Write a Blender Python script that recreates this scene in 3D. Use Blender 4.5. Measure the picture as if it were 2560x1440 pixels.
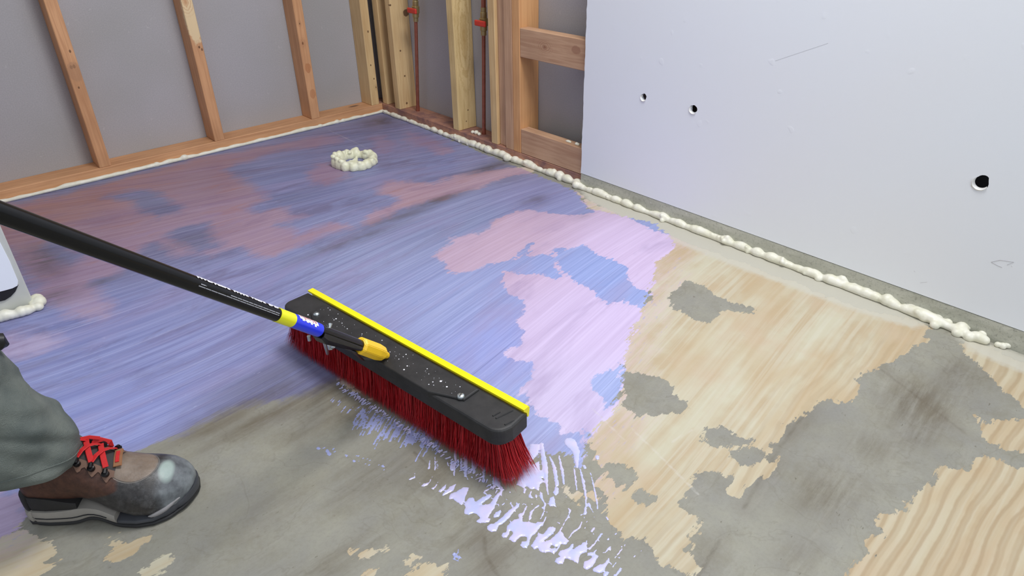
import bpy, bmesh, math, random
import numpy as np
from mathutils import Vector, Matrix
from mathutils import noise as mnoise
random.seed(7); np.random.seed(7)
sc = bpy.context.scene
for o in list(bpy.data.objects): bpy.data.objects.remove(o)
COL = sc.collection

# ------------------------------------------------------------------ camera
F, YAW, PITCH, ROLL = 1720.6, 0.7173, 0.532, -0.0195
CP = np.array([-1.5985, -2.6887, 0.8785])
cy, sy, cp_, sp_ = math.cos(YAW), math.sin(YAW), math.cos(PITCH), math.sin(PITCH)
fw = np.array([sy*cp_, cy*cp_, -sp_]); rt = np.array([cy, -sy, 0.0]); up = np.cross(rt, fw)
rt, up = math.cos(ROLL)*rt + math.sin(ROLL)*up, -math.sin(ROLL)*rt + math.cos(ROLL)*up
cam_d = bpy.data.cameras.new('camera'); cam = bpy.data.objects.new('camera', cam_d); COL.objects.link(cam)
cam_d.sensor_width = 36; cam_d.lens = F/2560*36; cam_d.clip_start = 0.02
m = Matrix.Identity(4)
for i, v in enumerate((rt, up, -fw)):
    for j in range(3): m[j][i] = v[j]
m.translation = Vector(CP); cam.matrix_world = m
sc.camera = cam

# ------------------------------------------------------------------ light
w = bpy.data.worlds.new('world'); sc.world = w; w.use_nodes = True
bg = w.node_tree.nodes['Background']; bg.inputs[0].default_value = (0.86, 0.92, 1.0, 1); bg.inputs[1].default_value = 0.54
def area(name, loc, target, size, energy, col):
    l = bpy.data.lights.new(name, 'AREA'); l.shape = 'RECTANGLE'; l.size, l.size_y = size; l.energy = energy; l.color = col
    o = bpy.data.objects.new(name, l); COL.objects.link(o); o.location = loc
    o.rotation_euler = (Vector(target)-Vector(loc)).to_track_quat('-Z', 'Y').to_euler()
    return o
area('ceiling_lamp_light', (-0.5, -2.0, 2.3), (-0.7, -1.4, 0.2), (0.6, 0.6), 33, (1.0, 0.985, 0.96))
area('window_light', (-0.9, -4.6, 1.9), (-0.7, -1.0, 0.2), (1.4, 1.2), 26, (0.93, 0.96, 1.0))
sc.view_settings.view_transform = 'Standard'
try: sc.view_settings.look = 'None'
except Exception: pass
sc.view_settings.gamma = 1.0; sc.view_settings.use_curve_mapping = False
sc.view_settings.exposure = 0.0

# ------------------------------------------------------------------ pixel -> world helpers
def ray(x, y): return fw + rt*(x-1280)/F + up*(720-y)/F
def onz(x, y, z=0.0): d = ray(x, y); return CP + d*(z-CP[2])/d[2]
def onx(x, y, X=0.0): d = ray(x, y); return CP + d*(X-CP[0])/d[0]
def ony(x, y, Y=0.0): d = ray(x, y); return CP + d*(Y-CP[1])/d[1]
def atd(x, y, t): return CP + ray(x, y)*t
def lin(r, g, b, k=1.0):
    f = lambda c: (c/255/12.92 if c/255 <= .04045 else ((c/255+.055)/1.055)**2.4)
    return (f(r)*k, f(g)*k, f(b)*k, 1.0)

# ------------------------------------------------------------------ material helpers
class NT:
    def __init__(s, name):
        s.m = bpy.data.materials.new(name); s.m.use_nodes = True; s.t = s.m.node_tree
        s.b = s.t.nodes['Principled BSDF']; s.L = s.t.links
    def n(s, typ): return s.t.nodes.new(typ)
    def put(s, sock, v):
        if v is None: return
        if isinstance(v, bpy.types.NodeSocket): s.L.new(v, sock)
        else:
            if sock.type == 'RGBA' and len(v) == 3: v = (*v, 1)
            sock.default_value = v
    def math(s, op, a, b=None, c=None, clamp=False):
        n = s.n('ShaderNodeMath'); n.operation = op; n.use_clamp = clamp
        s.put(n.inputs[0], a); s.put(n.inputs[1], b); s.put(n.inputs[2], c); return n.outputs[0]
    def mix(s, f, a, b, mode='MIX'):
        n = s.n('ShaderNodeMix'); n.data_type = 'RGBA'; n.blend_type = mode
        s.put(n.inputs[0], f); s.put(n.inputs[6], a); s.put(n.inputs[7], b); return n.outputs[2]
    def noise(s, vec, scale=1.0, detail=2.0, rough=.5, dist=0.0, color=False):
        n = s.n('ShaderNodeTexNoise'); s.put(n.inputs['Vector'], vec)
        n.inputs['Scale'].default_value = scale; n.inputs['Detail'].default_value = detail
        n.inputs['Roughness'].default_value = rough; n.inputs['Distortion'].default_value = dist
        return n.outputs[1 if color else 0]
    def xyz(s, x, y, z):
        n = s.n('ShaderNodeCombineXYZ'); s.put(n.inputs[0], x); s.put(n.inputs[1], y); s.put(n.inputs[2], z); return n.outputs[0]
    def sep(s, v):
        n = s.n('ShaderNodeSeparateXYZ'); s.put(n.inputs[0], v); return n.outputs
    def rng(s, v, a, b, c=0.0, d=1.0):
        n = s.n('ShaderNodeMapRange'); s.put(n.inputs[0], v)
        for i, q in enumerate((a, b, c, d)): s.put(n.inputs[i+1], q)
        return n.outputs[0]
    def attr(s, name, color=False):
        n = s.n('ShaderNodeAttribute'); n.attribute_name = name; return n.outputs[0 if color else 2]
    def tex(s, which='Object'): return s.n('ShaderNodeTexCoord').outputs[which]
    def vmul(s, v, k):
        n = s.n('ShaderNodeVectorMath'); n.operation = 'MULTIPLY'; s.put(n.inputs[0], v); s.put(n.inputs[1], k); return n.outputs[0]
    def vadd(s, v, k):
        n = s.n('ShaderNodeVectorMath'); n.operation = 'ADD'; s.put(n.inputs[0], v); s.put(n.inputs[1], k); return n.outputs[0]
    def bump(s, h, strength=.3, dist=.001):
        n = s.n('ShaderNodeBump'); n.inputs['Strength'].default_value = strength; n.inputs['Distance'].default_value = dist
        s.put(n.inputs['Height'], h); s.L.new(n.outputs[0], s.b.inputs['Normal'])
    def out(s, col=None, rough=.5, metal=0.0, spec=None):
        s.put(s.b.inputs['Base Color'], col); s.put(s.b.inputs['Roughness'], rough); s.put(s.b.inputs['Metallic'], metal)
        if spec is not None: s.b.inputs['Specular IOR Level'].default_value = spec
        return s.m

def simple(name, rgb, rough=.5, metal=0., var=.12, scale=40, bump=.15, spec=None):
    q = NT(name); v = q.noise(q.tex(), scale, 3)
    c = lin(*rgb)
    col = q.mix(v, tuple(x*(1-var) for x in c[:3])+(1,), tuple(min(1, x*(1+var)) for x in c[:3])+(1,))
    q.bump(q.noise(q.tex(), scale*4, 3), bump, .0006)
    return q.out(col, rough, metal, spec)

def wood(name, base, dark, axis='Z', knots=True, dirt=0.0, marks=()):
    q = NT(name); oi = q.n('ShaderNodeObjectInfo').outputs['Random']
    off = q.vmul(q.xyz(oi, q.math('MULTIPLY', oi, 7.3), q.math('MULTIPLY', oi, 3.1)), (5, 5, 5))
    v = q.vadd(q.tex(), off)
    k = {'Z': (1, 1, .045), 'X': (.045, 1, 1), 'Y': (1, .045, 1)}[axis]
    kv = {'Z': (1, 1, .35), 'X': (.35, 1, 1), 'Y': (1, .35, 1)}[axis]
    g1 = q.noise(q.vmul(v, k), 90, 3, .55, 1.2)
    g2 = q.noise(q.vmul(v, k), 420, 2, .6, .3)
    big = q.noise(v, 6, 2)
    gr = q.rng(g1, .42, .66)
    col = q.mix(q.math('MULTIPLY', gr, .42), lin(*base), lin(*dark))
    col = q.mix(q.math('MULTIPLY', q.rng(g2, .5, .75), .18), col, lin(*dark))
    col = q.mix(q.rng(big, .4, .75, 0, .3), col, tuple(x*.62 for x in lin(*dark)[:3])+(1,))
    if knots:
        vo = q.n('ShaderNodeTexVoronoi'); q.put(vo.inputs['Vector'], q.vmul(v, kv)); vo.inputs['Scale'].default_value = 17
        kd = q.rng(vo.outputs['Distance'], .10, .19, 1, 0)
        sel = q.math('GREATER_THAN', q.sep(vo.outputs['Color'])[0], .72)
        col = q.mix(q.math('MULTIPLY', q.math('MULTIPLY', kd, sel), .8), col, lin(70, 44, 26))
    if dirt:
        d = q.noise(v, 14, 5, .65)
        col = q.mix(q.math('MULTIPLY', q.rng(d, .42, .6), dirt), col, lin(120, 88, 90))
    for p, r, c_, amt, ring in marks:       # knots, nail heads and sap patches at their places on the board
        gp = q.n('ShaderNodeNewGeometry').outputs['Position']
        dv = q.n('ShaderNodeVectorMath'); dv.operation = 'LENGTH'
        q.put(dv.inputs[0], q.vmul(q.vadd(gp, tuple(-float(t) for t in p)), tuple(1/x for x in r)))
        dd = q.math('ADD', dv.outputs['Value'], q.math('MULTIPLY', q.math('SUBTRACT', q.noise(gp, 90, 3), .5), .5))
        if ring: col = q.mix(q.math('MULTIPLY', q.rng(q.math('SINE', q.math('MULTIPLY', dd, 16)), .0, 1), q.rng(dd, 1.9, .8, 0, .55)), col, lin(*c_))
        col = q.mix(q.rng(dd, 1.05 if not ring else .5, .85 if not ring else .25, 0, amt), col, lin(*c_))
    q.bump(g1, .25, .0008)
    return q.out(col, .62)

# ------------------------------------------------------------------ object helpers
WL = {}
def thing(name, label, cat, loc=(0, 0, 0), group=None):
    o = bpy.data.objects.new(name, None); COL.objects.link(o); o.location = loc; o.empty_display_size = .02
    WL[o.name] = Vector(loc); tag(o, label, cat, group); return o
def tag(o, label=None, cat=None, group=None, kind=None):
    for k, v in (('label', label), ('category', cat), ('group', group), ('kind', kind)):
        if v: o[k] = v
    return o
def finish(o, parent=None, origin=None):
    """mesh is in world coordinates; move the origin to its middle (or the given point) and parent it"""
    me = o.data; n = len(me.vertices); a = np.empty(n*3); me.vertices.foreach_get('co', a); a = a.reshape(-1, 3)
    c = np.array(origin) if origin is not None else (a.min(0)+a.max(0))/2
    a -= c; me.vertices.foreach_set('co', a.ravel()); me.update()
    WL[o.name] = Vector(c)
    if parent is not None: o.parent = parent; o.location = Vector(c)-WL[parent.name]
    else: o.location = Vector(c)
    return o
def mesh_obj(name, verts, faces, mat, parent=None, smooth=False, origin=None):
    me = bpy.data.meshes.new(name); me.from_pydata([tuple(map(float, v)) for v in verts], [], faces); me.update()
    o = bpy.data.objects.new(name, me); COL.objects.link(o)
    mats = mat if isinstance(mat, (list, tuple)) else [mat]
    for q in mats: me.materials.append(q)
    if smooth: me.polygons.foreach_set('use_smooth', [True]*len(me.polygons))
    return finish(o, parent, origin)
def bm_obj(name, bm, mat, parent=None, smooth=False, origin=None):
    bmesh.ops.recalc_face_normals(bm, faces=bm.faces)
    me = bpy.data.meshes.new(name); bm.to_mesh(me); bm.free()
    o = bpy.data.objects.new(name, me); COL.objects.link(o)
    for q in (mat if isinstance(mat, (list, tuple)) else [mat]): me.materials.append(q)
    if smooth:
        me.polygons.foreach_set('use_smooth', [True]*len(me.polygons)); me.set_sharp_from_angle(angle=math.radians(48))
    return finish(o, parent, origin)
def box_bm(a, b, bev=.0015, seg=1, bm=None):
    bm = bm or bmesh.new()
    r = bmesh.ops.create_cube(bm, size=1)
    c = [(a[i]+b[i])/2 for i in range(3)]; s = [abs(b[i]-a[i]) for i in range(3)]
    for v in r['verts']:
        v.co = Vector([c[i]+v.co[i]*s[i] for i in range(3)])
    if bev:
        es = list({e for v in r['verts'] for e in v.link_edges})
        bmesh.ops.bevel(bm, geom=es, offset=bev, segments=seg, profile=.5, affect='EDGES')
    return bm
def box(name, a, b, mat, parent=None, bev=.0015, seg=1): return bm_obj(name, box_bm(a, b, bev, seg), mat, parent)
def tube_bm(pts, rad, n=12, bm=None, cap=True, flat=1.0, upv=None):
    bm = bm or bmesh.new(); pts = [Vector(p) for p in pts]
    rads = rad if isinstance(rad, (list, tuple)) else [rad]*len(pts)
    rings = []; prev = None
    for i, p in enumerate(pts):
        d = (pts[min(i+1, len(pts)-1)]-pts[max(i-1, 0)]).normalized()
        if prev is None:
            ref = Vector(upv) if upv else (Vector((0, 0, 1)) if abs(d.z) < .9 else Vector((1, 0, 0)))
            a = d.cross(ref).normalized()
        else: a = (prev - d*prev.dot(d)).normalized()
        prev = a; b = d.cross(a).normalized()
        rings.append([bm.verts.new(p+(a*math.cos(t)+b*math.sin(t)*flat)*rads[i]) for t in [2*math.pi*k/n for k in range(n)]])
    for r0, r1 in zip(rings[:-1], rings[1:]):
        for k in range(n): bm.faces.new((r0[k], r0[(k+1) % n], r1[(k+1) % n], r1[k]))
    if cap: bm.faces.new(rings[0]); bm.faces.new(rings[-1])
    return bm
def prism_bm(poly, z0, z1, bm=None, bev=0, frame=None):
    """poly: list of (u,v); frame=(origin, U, V, W)"""
    bm = bm or bmesh.new(); o, U, V, W = frame or (Vector((0, 0, 0)), Vector((1, 0, 0)), Vector((0, 1, 0)), Vector((0, 0, 1)))
    lo = [bm.verts.new(o+U*u+V*v+W*z0) for u, v in poly]; hi = [bm.verts.new(o+U*u+V*v+W*z1) for u, v in poly]
    n = len(poly); fs = [bm.faces.new(lo), bm.faces.new(hi)]
    for i in range(n): fs.append(bm.faces.new((lo[i], lo[(i+1) % n], hi[(i+1) % n], hi[i])))
    bmesh.ops.recalc_face_normals(bm, faces=fs)
    if bev:
        es = [e for e in bm.edges if e.is_valid and (set(e.verts) <= set(hi) or set(e.verts) <= set(lo))]
        bmesh.ops.bevel(bm, geom=es, offset=bev, segments=3, profile=.5, affect='EDGES')
    return bm
def sstep(a, b, x): t = min(1, max(0, (x-a)/(b-a))); return t*t*(3-2*t)

# ------------------------------------------------------------------ 2-D distance fields on the floor plane
def sdf_poly(P, X, Y, clip=.12):
    P = np.array(P, float); out = np.full(X.shape, -clip)
    x0, y0 = P.min(0)-clip; x1, y1 = P.max(0)+clip
    msk = (X > x0) & (X < x1) & (Y > y0) & (Y < y1)
    x = X[msk]; y = Y[msk]; d = np.full(x.shape, 1e9); ins = np.zeros(x.shape, bool)
    n = len(P)
    for i in range(n):
        ax, ay = P[i]; bx, by = P[(i+1) % n]; ex, ey = bx-ax, by-ay
        L = ex*ex+ey*ey+1e-12; t = np.clip(((x-ax)*ex+(y-ay)*ey)/L, 0, 1)
        d = np.minimum(d, (x-ax-t*ex)**2+(y-ay-t*ey)**2)
        c = (ay > y) != (by > y)
        if abs(ey) > 1e-12: ins ^= c & (x < ex*(y-ay)/ey+ax)
    d = np.sqrt(d); out[msk] = np.clip(np.where(ins, d, -d), -clip, clip); return out
def sdf_line(P, X, Y, r=0.0, clip=.12):
    P = np.array(P, float); out = np.full(X.shape, -clip)
    x0, y0 = P[:, :2].min(0)-clip; x1, y1 = P[:, :2].max(0)+clip
    msk = (X > x0) & (X < x1) & (Y > y0) & (Y < y1); x = X[msk]; y = Y[msk]; best = np.full(x.shape, -9.0)
    for i in range(len(P)-1):
        ax, ay = P[i, :2]; bx, by = P[i+1, :2]; ra = P[i, 2] if P.shape[1] > 2 else r; rb = P[i+1, 2] if P.shape[1] > 2 else r
        ex, ey = bx-ax, by-ay; L = ex*ex+ey*ey+1e-12; t = np.clip(((x-ax)*ex+(y-ay)*ey)/L, 0, 1)
        best = np.maximum(best, ra+(rb-ra)*t-np.sqrt((x-ax-t*ex)**2+(y-ay-t*ey)**2))
    out[msk] = np.clip(best, -clip, clip); return out
def flo(pts): return [tuple(onz(*p)[:2]) for p in pts]

# ================================================================== FLOOR
TAN = [
 # plywood-coloured residue on the right
 [(1440,478),(1470,500),(1560,545),(1620,565),(1700,600),(1850,655),(2000,712),(2130,762),(2200,785),(2290,800),(2330,822),(2290,842),(2322,850),(2285,866),(2270,880),(2240,897),(2180,925),(2132,950),(2142,985),(2130,1003),(2080,1000),(2050,1008),(2010,1030),(1990,1048),(1965,1062),(1955,1100),(1930,1108),(1950,1150),(1935,1160),(1885,1120),(1860,1140),(1928,1140),(1944,1160),(1925,1180),(1880,1195),(1845,1240),(1825,1232),(1815,1190),(1780,1180),(1740,1182),(1715,1215),(1700,1260),(1765,1312),(1735,1345),(1730,1380),(1742,1430),(1700,1425),(1660,1420),(1640,1400),(1625,1350),(1590,1345),(1560,1352),(1528,1310),(1525,1275),(1545,1245),(1500,1215),(1505,1180),(1475,1150),(1470,1110),(1400,1075),(1340,1035),(1305,990),(1322,915),(1265,885),(1312,860),(1298,800),(1320,765),(1290,740),(1250,700),(1262,680),(1350,690),(1385,700),(1400,690),(1375,640),(1330,640),(1322,610),(1290,640),(1220,662),(1150,682),(1110,665),(1090,635),(1130,595),(1200,586),(1225,550),(1320,522),(1420,540),(1480,530)],
 [(2110,1440),(2135,1400),(2172,1380),(2148,1345),(2205,1340),(2200,1290),(2255,1270),(2262,1255),(2290,1240),(2300,1205),(2330,1200),(2345,1165),(2400,1170),(2440,1150),(2500,1148),(2540,1170),(2700,1180),(2800,1600),(2000,1600)],
 [(2432,1035),(2465,1062),(2480,1050),(2550,1048),(2560,1050),(2700,1080),(2700,1200),(2560,1142),(2500,1120),(2458,1090)],
 [(2400,860),(2440,850),(2560,905),(2700,960),(2700,1060),(2560,1018),(2520,985),(2480,945),(2425,895)],
 [(0,1325),(60,1335),(110,1345),(145,1375),(130,1400),(148,1410),(105,1440),(60,1500),(-80,1500),(-80,1330)],
 [(270,1345),(330,1352),(385,1330),(388,1352),(355,1362),(345,1385),(325,1398),(295,1400),(270,1385),(262,1362),(300,1330)],
 [(372,1412),(395,1395),(425,1385),(418,1405),(390,1440),(350,1450),(345,1430)],
 [(900,1402),(905,1388),(940,1365),(975,1362),(960,1382),(930,1395),(912,1402)],
 [(862,1392),(880,1375),(892,1378),(875,1392)],
 [(895,1440),(920,1422),(950,1415),(945,1430),(925,1445)],
 [(1012,1440),(1030,1425),(1060,1415),(1112,1412),(1108,1430),(1095,1460),(1010,1460)],
 [(1015,1405),(1030,1392),(1045,1395),(1042,1408),(1025,1412)],
 [(1635,1310),(1650,1300),(1680,1330),(1665,1345)],
 [(1410,1215),(1422,1212),(1420,1235),(1412,1232)],[(1425,1240),(1445,1225),(1458,1240),(1447,1265),(1438,1262)],[(1470,1235),(1485,1232),(1488,1245),(1475,1245)],
 # far mauve / brown patches under the coat
 [(-200,540),(130,495),(500,396),(800,340),(850,338),(860,350),(790,368),(700,375),(640,395),(560,425),(590,440),(625,455),(668,500),(610,520),(650,532),(700,520),(770,540),(700,560),(745,578),(758,600),(700,622),(690,640),(640,645),(600,620),(555,625),(530,640),(480,636),(440,640),(385,600),(330,640),(300,690),(262,700),(240,730),(275,770),(268,795),(200,790),(150,770),(120,760),(70,700),(40,640),(-20,600)],
 [(938,472),(965,455),(1010,452),(1090,458),(1130,440),(1200,428),(1270,420),(1330,418),(1335,430),(1250,445),(1195,470),(1110,492),(1080,500),(1040,515),(1000,522),(965,545),(930,560),(900,555),(925,530),(985,510),(995,495),(960,485)],
 [(770,575),(820,560),(880,558),(870,575),(800,590),(755,612),(690,640),(650,640),(700,600)],
 [(768,432),(800,410),(835,408),(870,440),(820,462),(785,458)],
 [(930,345),(960,340),(990,360),(960,380),(935,372)],
 [(1020,330),(1080,345),(1130,375),(1110,390),(1060,370),(1010,350)],
 [(0,905),(-60,860),(30,835),(110,830),(150,855),(80,880)],
 [(-60,1240),(60,1235),(75,1290),(30,1330),(-60,1360)],
 [(850,945),(885,955),(930,1000),(900,990),(865,970)],
]
HOLE = [
 [(1672,750),(1685,722),(1712,700),(1745,712),(1765,722),(1790,740),(1830,755),(1882,768),(1878,780),(1825,778),(1790,790),(1762,806),(1735,798),(1712,782),(1680,772)],
 [(1558,935),(1600,930),(1650,942),(1682,968),(1702,998),(1718,1000),(1722,1018),(1705,1030),(1650,1040),(1620,1038),(1590,1048),(1575,1030),(1558,1010)],
 [(1755,1085),(1765,1070),(1795,1065),(1830,1072),(1848,1090),(1890,1092),(1870,1105),(1845,1112),(1820,1120),(1790,1115),(1765,1102)],
 [(1830,1128),(1865,1125),(1905,1145),(1900,1155),(1882,1172),(1860,1165),(1838,1148)],
 [(1738,1185),(1760,1180),(1830,1192),(1832,1215),(1815,1228),(1790,1220),(1770,1205),(1735,1205)],
 [(1715,1232),(1770,1240),(1790,1260),(1750,1255),(1718,1246)],
 [(1520,1165),(1560,1160),(1590,1200),(1550,1230),(1530,1215)],[(1565,1240),(1600,1225),(1640,1245),(1600,1262)],
 [(1378,625),(1400,618),(1462,612),(1500,640),(1530,655),(1568,668),(1575,700),(1630,738),(1622,752),(1612,768),(1560,762),(1520,760),(1480,735),(1440,702),(1398,668)],
 [(1472,962),(1490,945),(1560,905),(1558,960),(1545,1000),(1530,1010),(1500,985),(1480,972)],
 [(1320,1040),(1345,1040),(1410,1072),(1470,1090),(1455,1120),(1420,1140),(1330,1135)],
 [(250,492),(300,480),(375,470),(410,490),(455,518),(440,530),(395,542),(345,525),(325,500)],
 [(405,592),(450,566),(522,560),(532,592),(545,618),(500,628),(468,622),(448,608)],
 [(120,600),(175,608),(215,640),(180,660),(140,655),(100,630)],
 [(240,700),(290,690),(280,720),(245,722)],
]
PUR = [
 [(-500,640),(0,505),(500,385),(860,305),(950,272),(1000,296),(1130,350),(1250,400),(1400,460),(1440,478),(1470,520),(1560,540),(1640,560),(1690,610),(1665,640),(1640,655),(1640,690),(1628,720),(1610,760),(1592,805),(1572,850),(1562,900),(1558,960),(1545,1000),(1532,1040),(1502,1060),(1475,1100),(1455,1125),(1420,1140),(1380,1135),(1345,1130),(1325,1140),(1290,1175),(1262,1182),(1150,1110),(1000,1015),(900,955),(852,950),(820,965),(780,985),(700,1002),(640,1010),(590,1022),(545,1042),(500,1062),(470,1082),(430,1095),(380,1110),(330,1130),(290,1150),(180,1240),(70,1292),(35,1330),(0,1352),(-500,1500)],
 [(1420,1120),(1455,1110),(1462,1128),(1448,1165),(1440,1160),(1436,1135)],
]
PALE = [[(1470,500),(1560,545),(1690,605),(1840,665),(1990,720),(2130,772),(2280,818),(2320,806),(2260,770),(2100,712),(1900,632),(1700,556),(1550,498),(1450,465)],
        [(2380,830),(2480,860),(2560,890),(2700,950),(2700,1010),(2560,930),(2440,880)]]
DARK = [ # (px centre, radius along x, radius along y [m], amount); stains, plus the shadow left of the broom painted in
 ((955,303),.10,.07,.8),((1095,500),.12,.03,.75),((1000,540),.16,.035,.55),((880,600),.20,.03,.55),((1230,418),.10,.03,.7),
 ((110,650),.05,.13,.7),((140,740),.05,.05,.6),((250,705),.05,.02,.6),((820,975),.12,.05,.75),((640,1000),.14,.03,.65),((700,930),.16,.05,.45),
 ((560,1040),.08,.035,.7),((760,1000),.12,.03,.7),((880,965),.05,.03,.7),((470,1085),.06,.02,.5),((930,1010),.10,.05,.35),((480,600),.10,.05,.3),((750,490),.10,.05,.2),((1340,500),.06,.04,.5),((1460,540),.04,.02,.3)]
CRACK = [[(2170,835),(2120,890),(1958,1108)],[(1955,1110),(1900,1200),(1860,1270)],[(1800,1350),(1745,1440)],[(2205,925),(2290,990),(2412,1082)],
         [(1210,1340),(1215,1390),(1240,1430),(1250,1450)],[(1035,1130),(1100,1195)]]
STAIN = [((2290,1000),.10,.05,.6),((2330,1040),.12,.035,.55),((2400,940),.09,.05,.4),((2060,1230),.07,.05,.45),((1190,1340),.06,.05,.4),((1240,1400),.07,.03,.4),
         ((720,1250),.08,.05,.25),((920,1200),.10,.05,.3),((640,1060),.12,.02,.55),((520,1075),.06,.02,.4),((800,1430),.12,.03,.35),((2000,1060),.05,.03,.3),
         ((1100,1180),.08,.04,.3),((2180,1120),.05,.04,.35),((860,1020),.12,.04,.4),((1990,1400),.05,.03,.3)]
CG = {(1500,690):(132,152,222),(1380,1090):(150,160,220),(1250,870):(138,148,222),(1100,760):(135,146,205),(1150,560):(116,126,176),(1350,480):(120,122,180),  # coat over grey; far samples darker: thinner coat plus light falloff painted in
      (900,640):(122,130,180),(700,900):(120,128,190),(500,900):(122,128,190),(300,1050):(125,135,205),(200,850):(112,120,185),(600,720):(115,120,178),
      (480,600):(92,88,132),(350,500):(90,88,130),(750,480):(92,97,155),(900,330):(90,90,142),(1000,420):(108,113,168),(1150,400):(112,118,178),
      (1250,420):(88,88,122),(700,980):(80,76,115),(1050,360):(100,100,155),(1520,960):(150,165,228)}
CT = {(1500,800):(205,186,226),(1560,620):(208,186,224),(1450,1020):(205,192,230),(1250,600):(192,164,190),(1100,630):(184,156,182),(1050,480):(168,134,150),  # coat over tan; dimmer light is likewise painted into the far samples
      (1250,440):(170,138,155),(700,590):(150,120,140),(480,640):(150,120,145),(600,440):(134,102,118),(300,560):(146,114,132),(150,530):(152,104,96),
      (250,420):(145,102,98),(150,700):(140,112,142),(850,440):(135,108,138),(1000,350):(122,108,150),(50,840):(160,150,188),(30,1280):(175,155,195),(1320,480):(175,150,180)}
DIRS = [(300,900,-.35),(400,1030,-.42),(700,680,-.35),(900,720,-.6),(1200,810,-.88),(1250,950,-1.35),(1500,690,-1.2),(900,480,-.22),(200,560,-.2),
        (1300,480,-.35),(1700,740,-.76),(1950,850,-.9),(2200,850,-1.35),(2300,1350,-1.7),(700,1250,-.45),(100,1400,-.5)]

def build_floor():
    xs = np.unique(np.round(np.concatenate([np.arange(-6, -2.1, .3), np.arange(-2.1, .16, .0055), [.3, .6]]), 5))
    ys = np.unique(np.round(np.concatenate([np.arange(-7, -2.95, .3), np.arange(-2.95, .15, .0055), [.3, .6]]), 5))
    X, Y = np.meshgrid(xs, ys, indexing='ij'); nx, ny = X.shape; X = X.ravel(); Y = Y.ravel()
    tan = np.full(X.shape, -.12)
    for p in TAN: tan = np.maximum(tan, sdf_poly(flo(p), X, Y))
    for p in HOLE: tan = np.minimum(tan, -sdf_poly(flo(p), X, Y))
    pur = np.full(X.shape, -.12)
    for p in PUR: pur = np.maximum(pur, sdf_poly(flo(p), X, Y))
    pale = np.full(X.shape, -.12)
    for p in PALE: pale = np.maximum(pale, sdf_poly(flo(p), X, Y))
    crk = np.full(X.shape, -.12)
    for p in CRACK: crk = np.maximum(crk, sdf_line(flo(p), X, Y))
    def blobs(B):
        a = np.zeros(X.shape)
        for px, rx, ry, k in B:
            c = onz(*px); a = np.maximum(a, k*np.exp(-(((X-c[0])/rx)**2+((Y-c[1])/ry)**2)))
        return a
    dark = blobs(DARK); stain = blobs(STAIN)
    # stroke coordinate: a smooth function whose level lines follow the broom strokes
    c0 = np.array([-.9, -1.5]); ex = [(i, j) for i in range(4) for j in range(4-i) if i+j > 0]
    A = []; B = []
    def grads(x, y):
        gx = [i*x**(i-1)*y**j if i else 0. for i, j in ex]; gy = [j*x**i*y**(j-1) if j else 0. for i, j in ex]; return np.array(gx), np.array(gy)
    for x, y, sl in DIRS:
        a = onz(x, y); b = onz(x+20, y+20*sl); d = (b-a)[:2]; d /= np.linalg.norm(d); q = a[:2]-c0; gx, gy = grads(*q)
        A.append((gx*d[0]+gy*d[1])*3); B.append(0); A.append(-gx*d[1]+gy*d[0]); B.append(1)
    for k, (i, j) in enumerate(ex):
        r = np.zeros(len(ex)); r[k] = .12*(i+j-1); A.append(r); B.append(0)
    co = np.linalg.lstsq(np.array(A), np.array(B), rcond=None)[0]
    xq = np.clip(X-c0[0], -1.1, 1.1); yq = np.clip(Y-c0[1], -1.5, 1.7); s = sum(k*xq**i*yq**j for k, (i, j) in zip(co, ex))
    def idw(D):
        P = np.array([onz(*p)[:2] for p in D]); Cc = np.array([lin(*c)[:3] for c in D.values()])
        num = 0; den = 0
        for p, c in zip(P, Cc):
            wgt = 1/(((X-p[0])*.8)**2+(Y-p[1])**2+.006)**1.6; num = num+wgt[:, None]*c; den = den+wgt
        return np.hstack([num/den[:, None], np.ones((len(X), 1))])
    cg, ct = idw({k: tuple(min(235, v+d) for v, d in zip(c, (19, 19, 9))) for k, c in CG.items()}), idw({k: tuple(min(240, v+d) for v, d in zip(c, (7, 9, 7))) for k, c in CT.items()})
    # geometry: slight thickness of the residue patches
    Z = np.zeros(X.shape)
    idx = np.arange(nx*ny).reshape(nx, ny)
    q = np.stack([idx[:-1, :-1], idx[1:, :-1], idx[1:, 1:], idx[:-1, 1:]], -1).reshape(-1, 4)
    me = bpy.data.meshes.new('floor'); me.vertices.add(len(X)); me.vertices.foreach_set('co', np.stack([X, Y, Z], 1).ravel())
    me.loops.add(q.size); me.loops.foreach_set('vertex_index', q.ravel().astype(np.int32))
    me.polygons.add(len(q)); me.polygons.foreach_set('loop_start', np.arange(0, q.size, 4, dtype=np.int32))
    me.update(calc_edges=True)
    scr = np.full(X.shape, -.12)
    for p in [[(1580,1072),(1660,1150),(1745,1235)],[(822,325),(925,374)],[(1680,1105),(1730,1075)],[(1480,1020),(1560,1100)]]: scr = np.maximum(scr, sdf_line(flo(p), X, Y))
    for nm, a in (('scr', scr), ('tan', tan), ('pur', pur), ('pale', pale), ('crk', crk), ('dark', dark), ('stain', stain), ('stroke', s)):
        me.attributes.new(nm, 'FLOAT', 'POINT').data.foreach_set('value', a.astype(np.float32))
    for nm, a in (('coat_grey', cg), ('coat_tan', ct)):
        me.attributes.new(nm, 'FLOAT_COLOR', 'POINT').data.foreach_set('color', a.astype(np.float32).ravel())
    # ---- material
    q = NT('painted_floor'); P = q.tex('Object'); px, py, _ = q.sep(P)[:3]; st = q.attr('stroke')
    def sv(ks, kx): return q.xyz(q.math('MULTIPLY', st, ks), q.math('MULTIPLY', px, kx), q.math('MULTIPLY', py, kx*.6))
    n_fine = q.noise(sv(300, 2.2), 1, 3, .7)            # hair-thin brush lines
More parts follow.
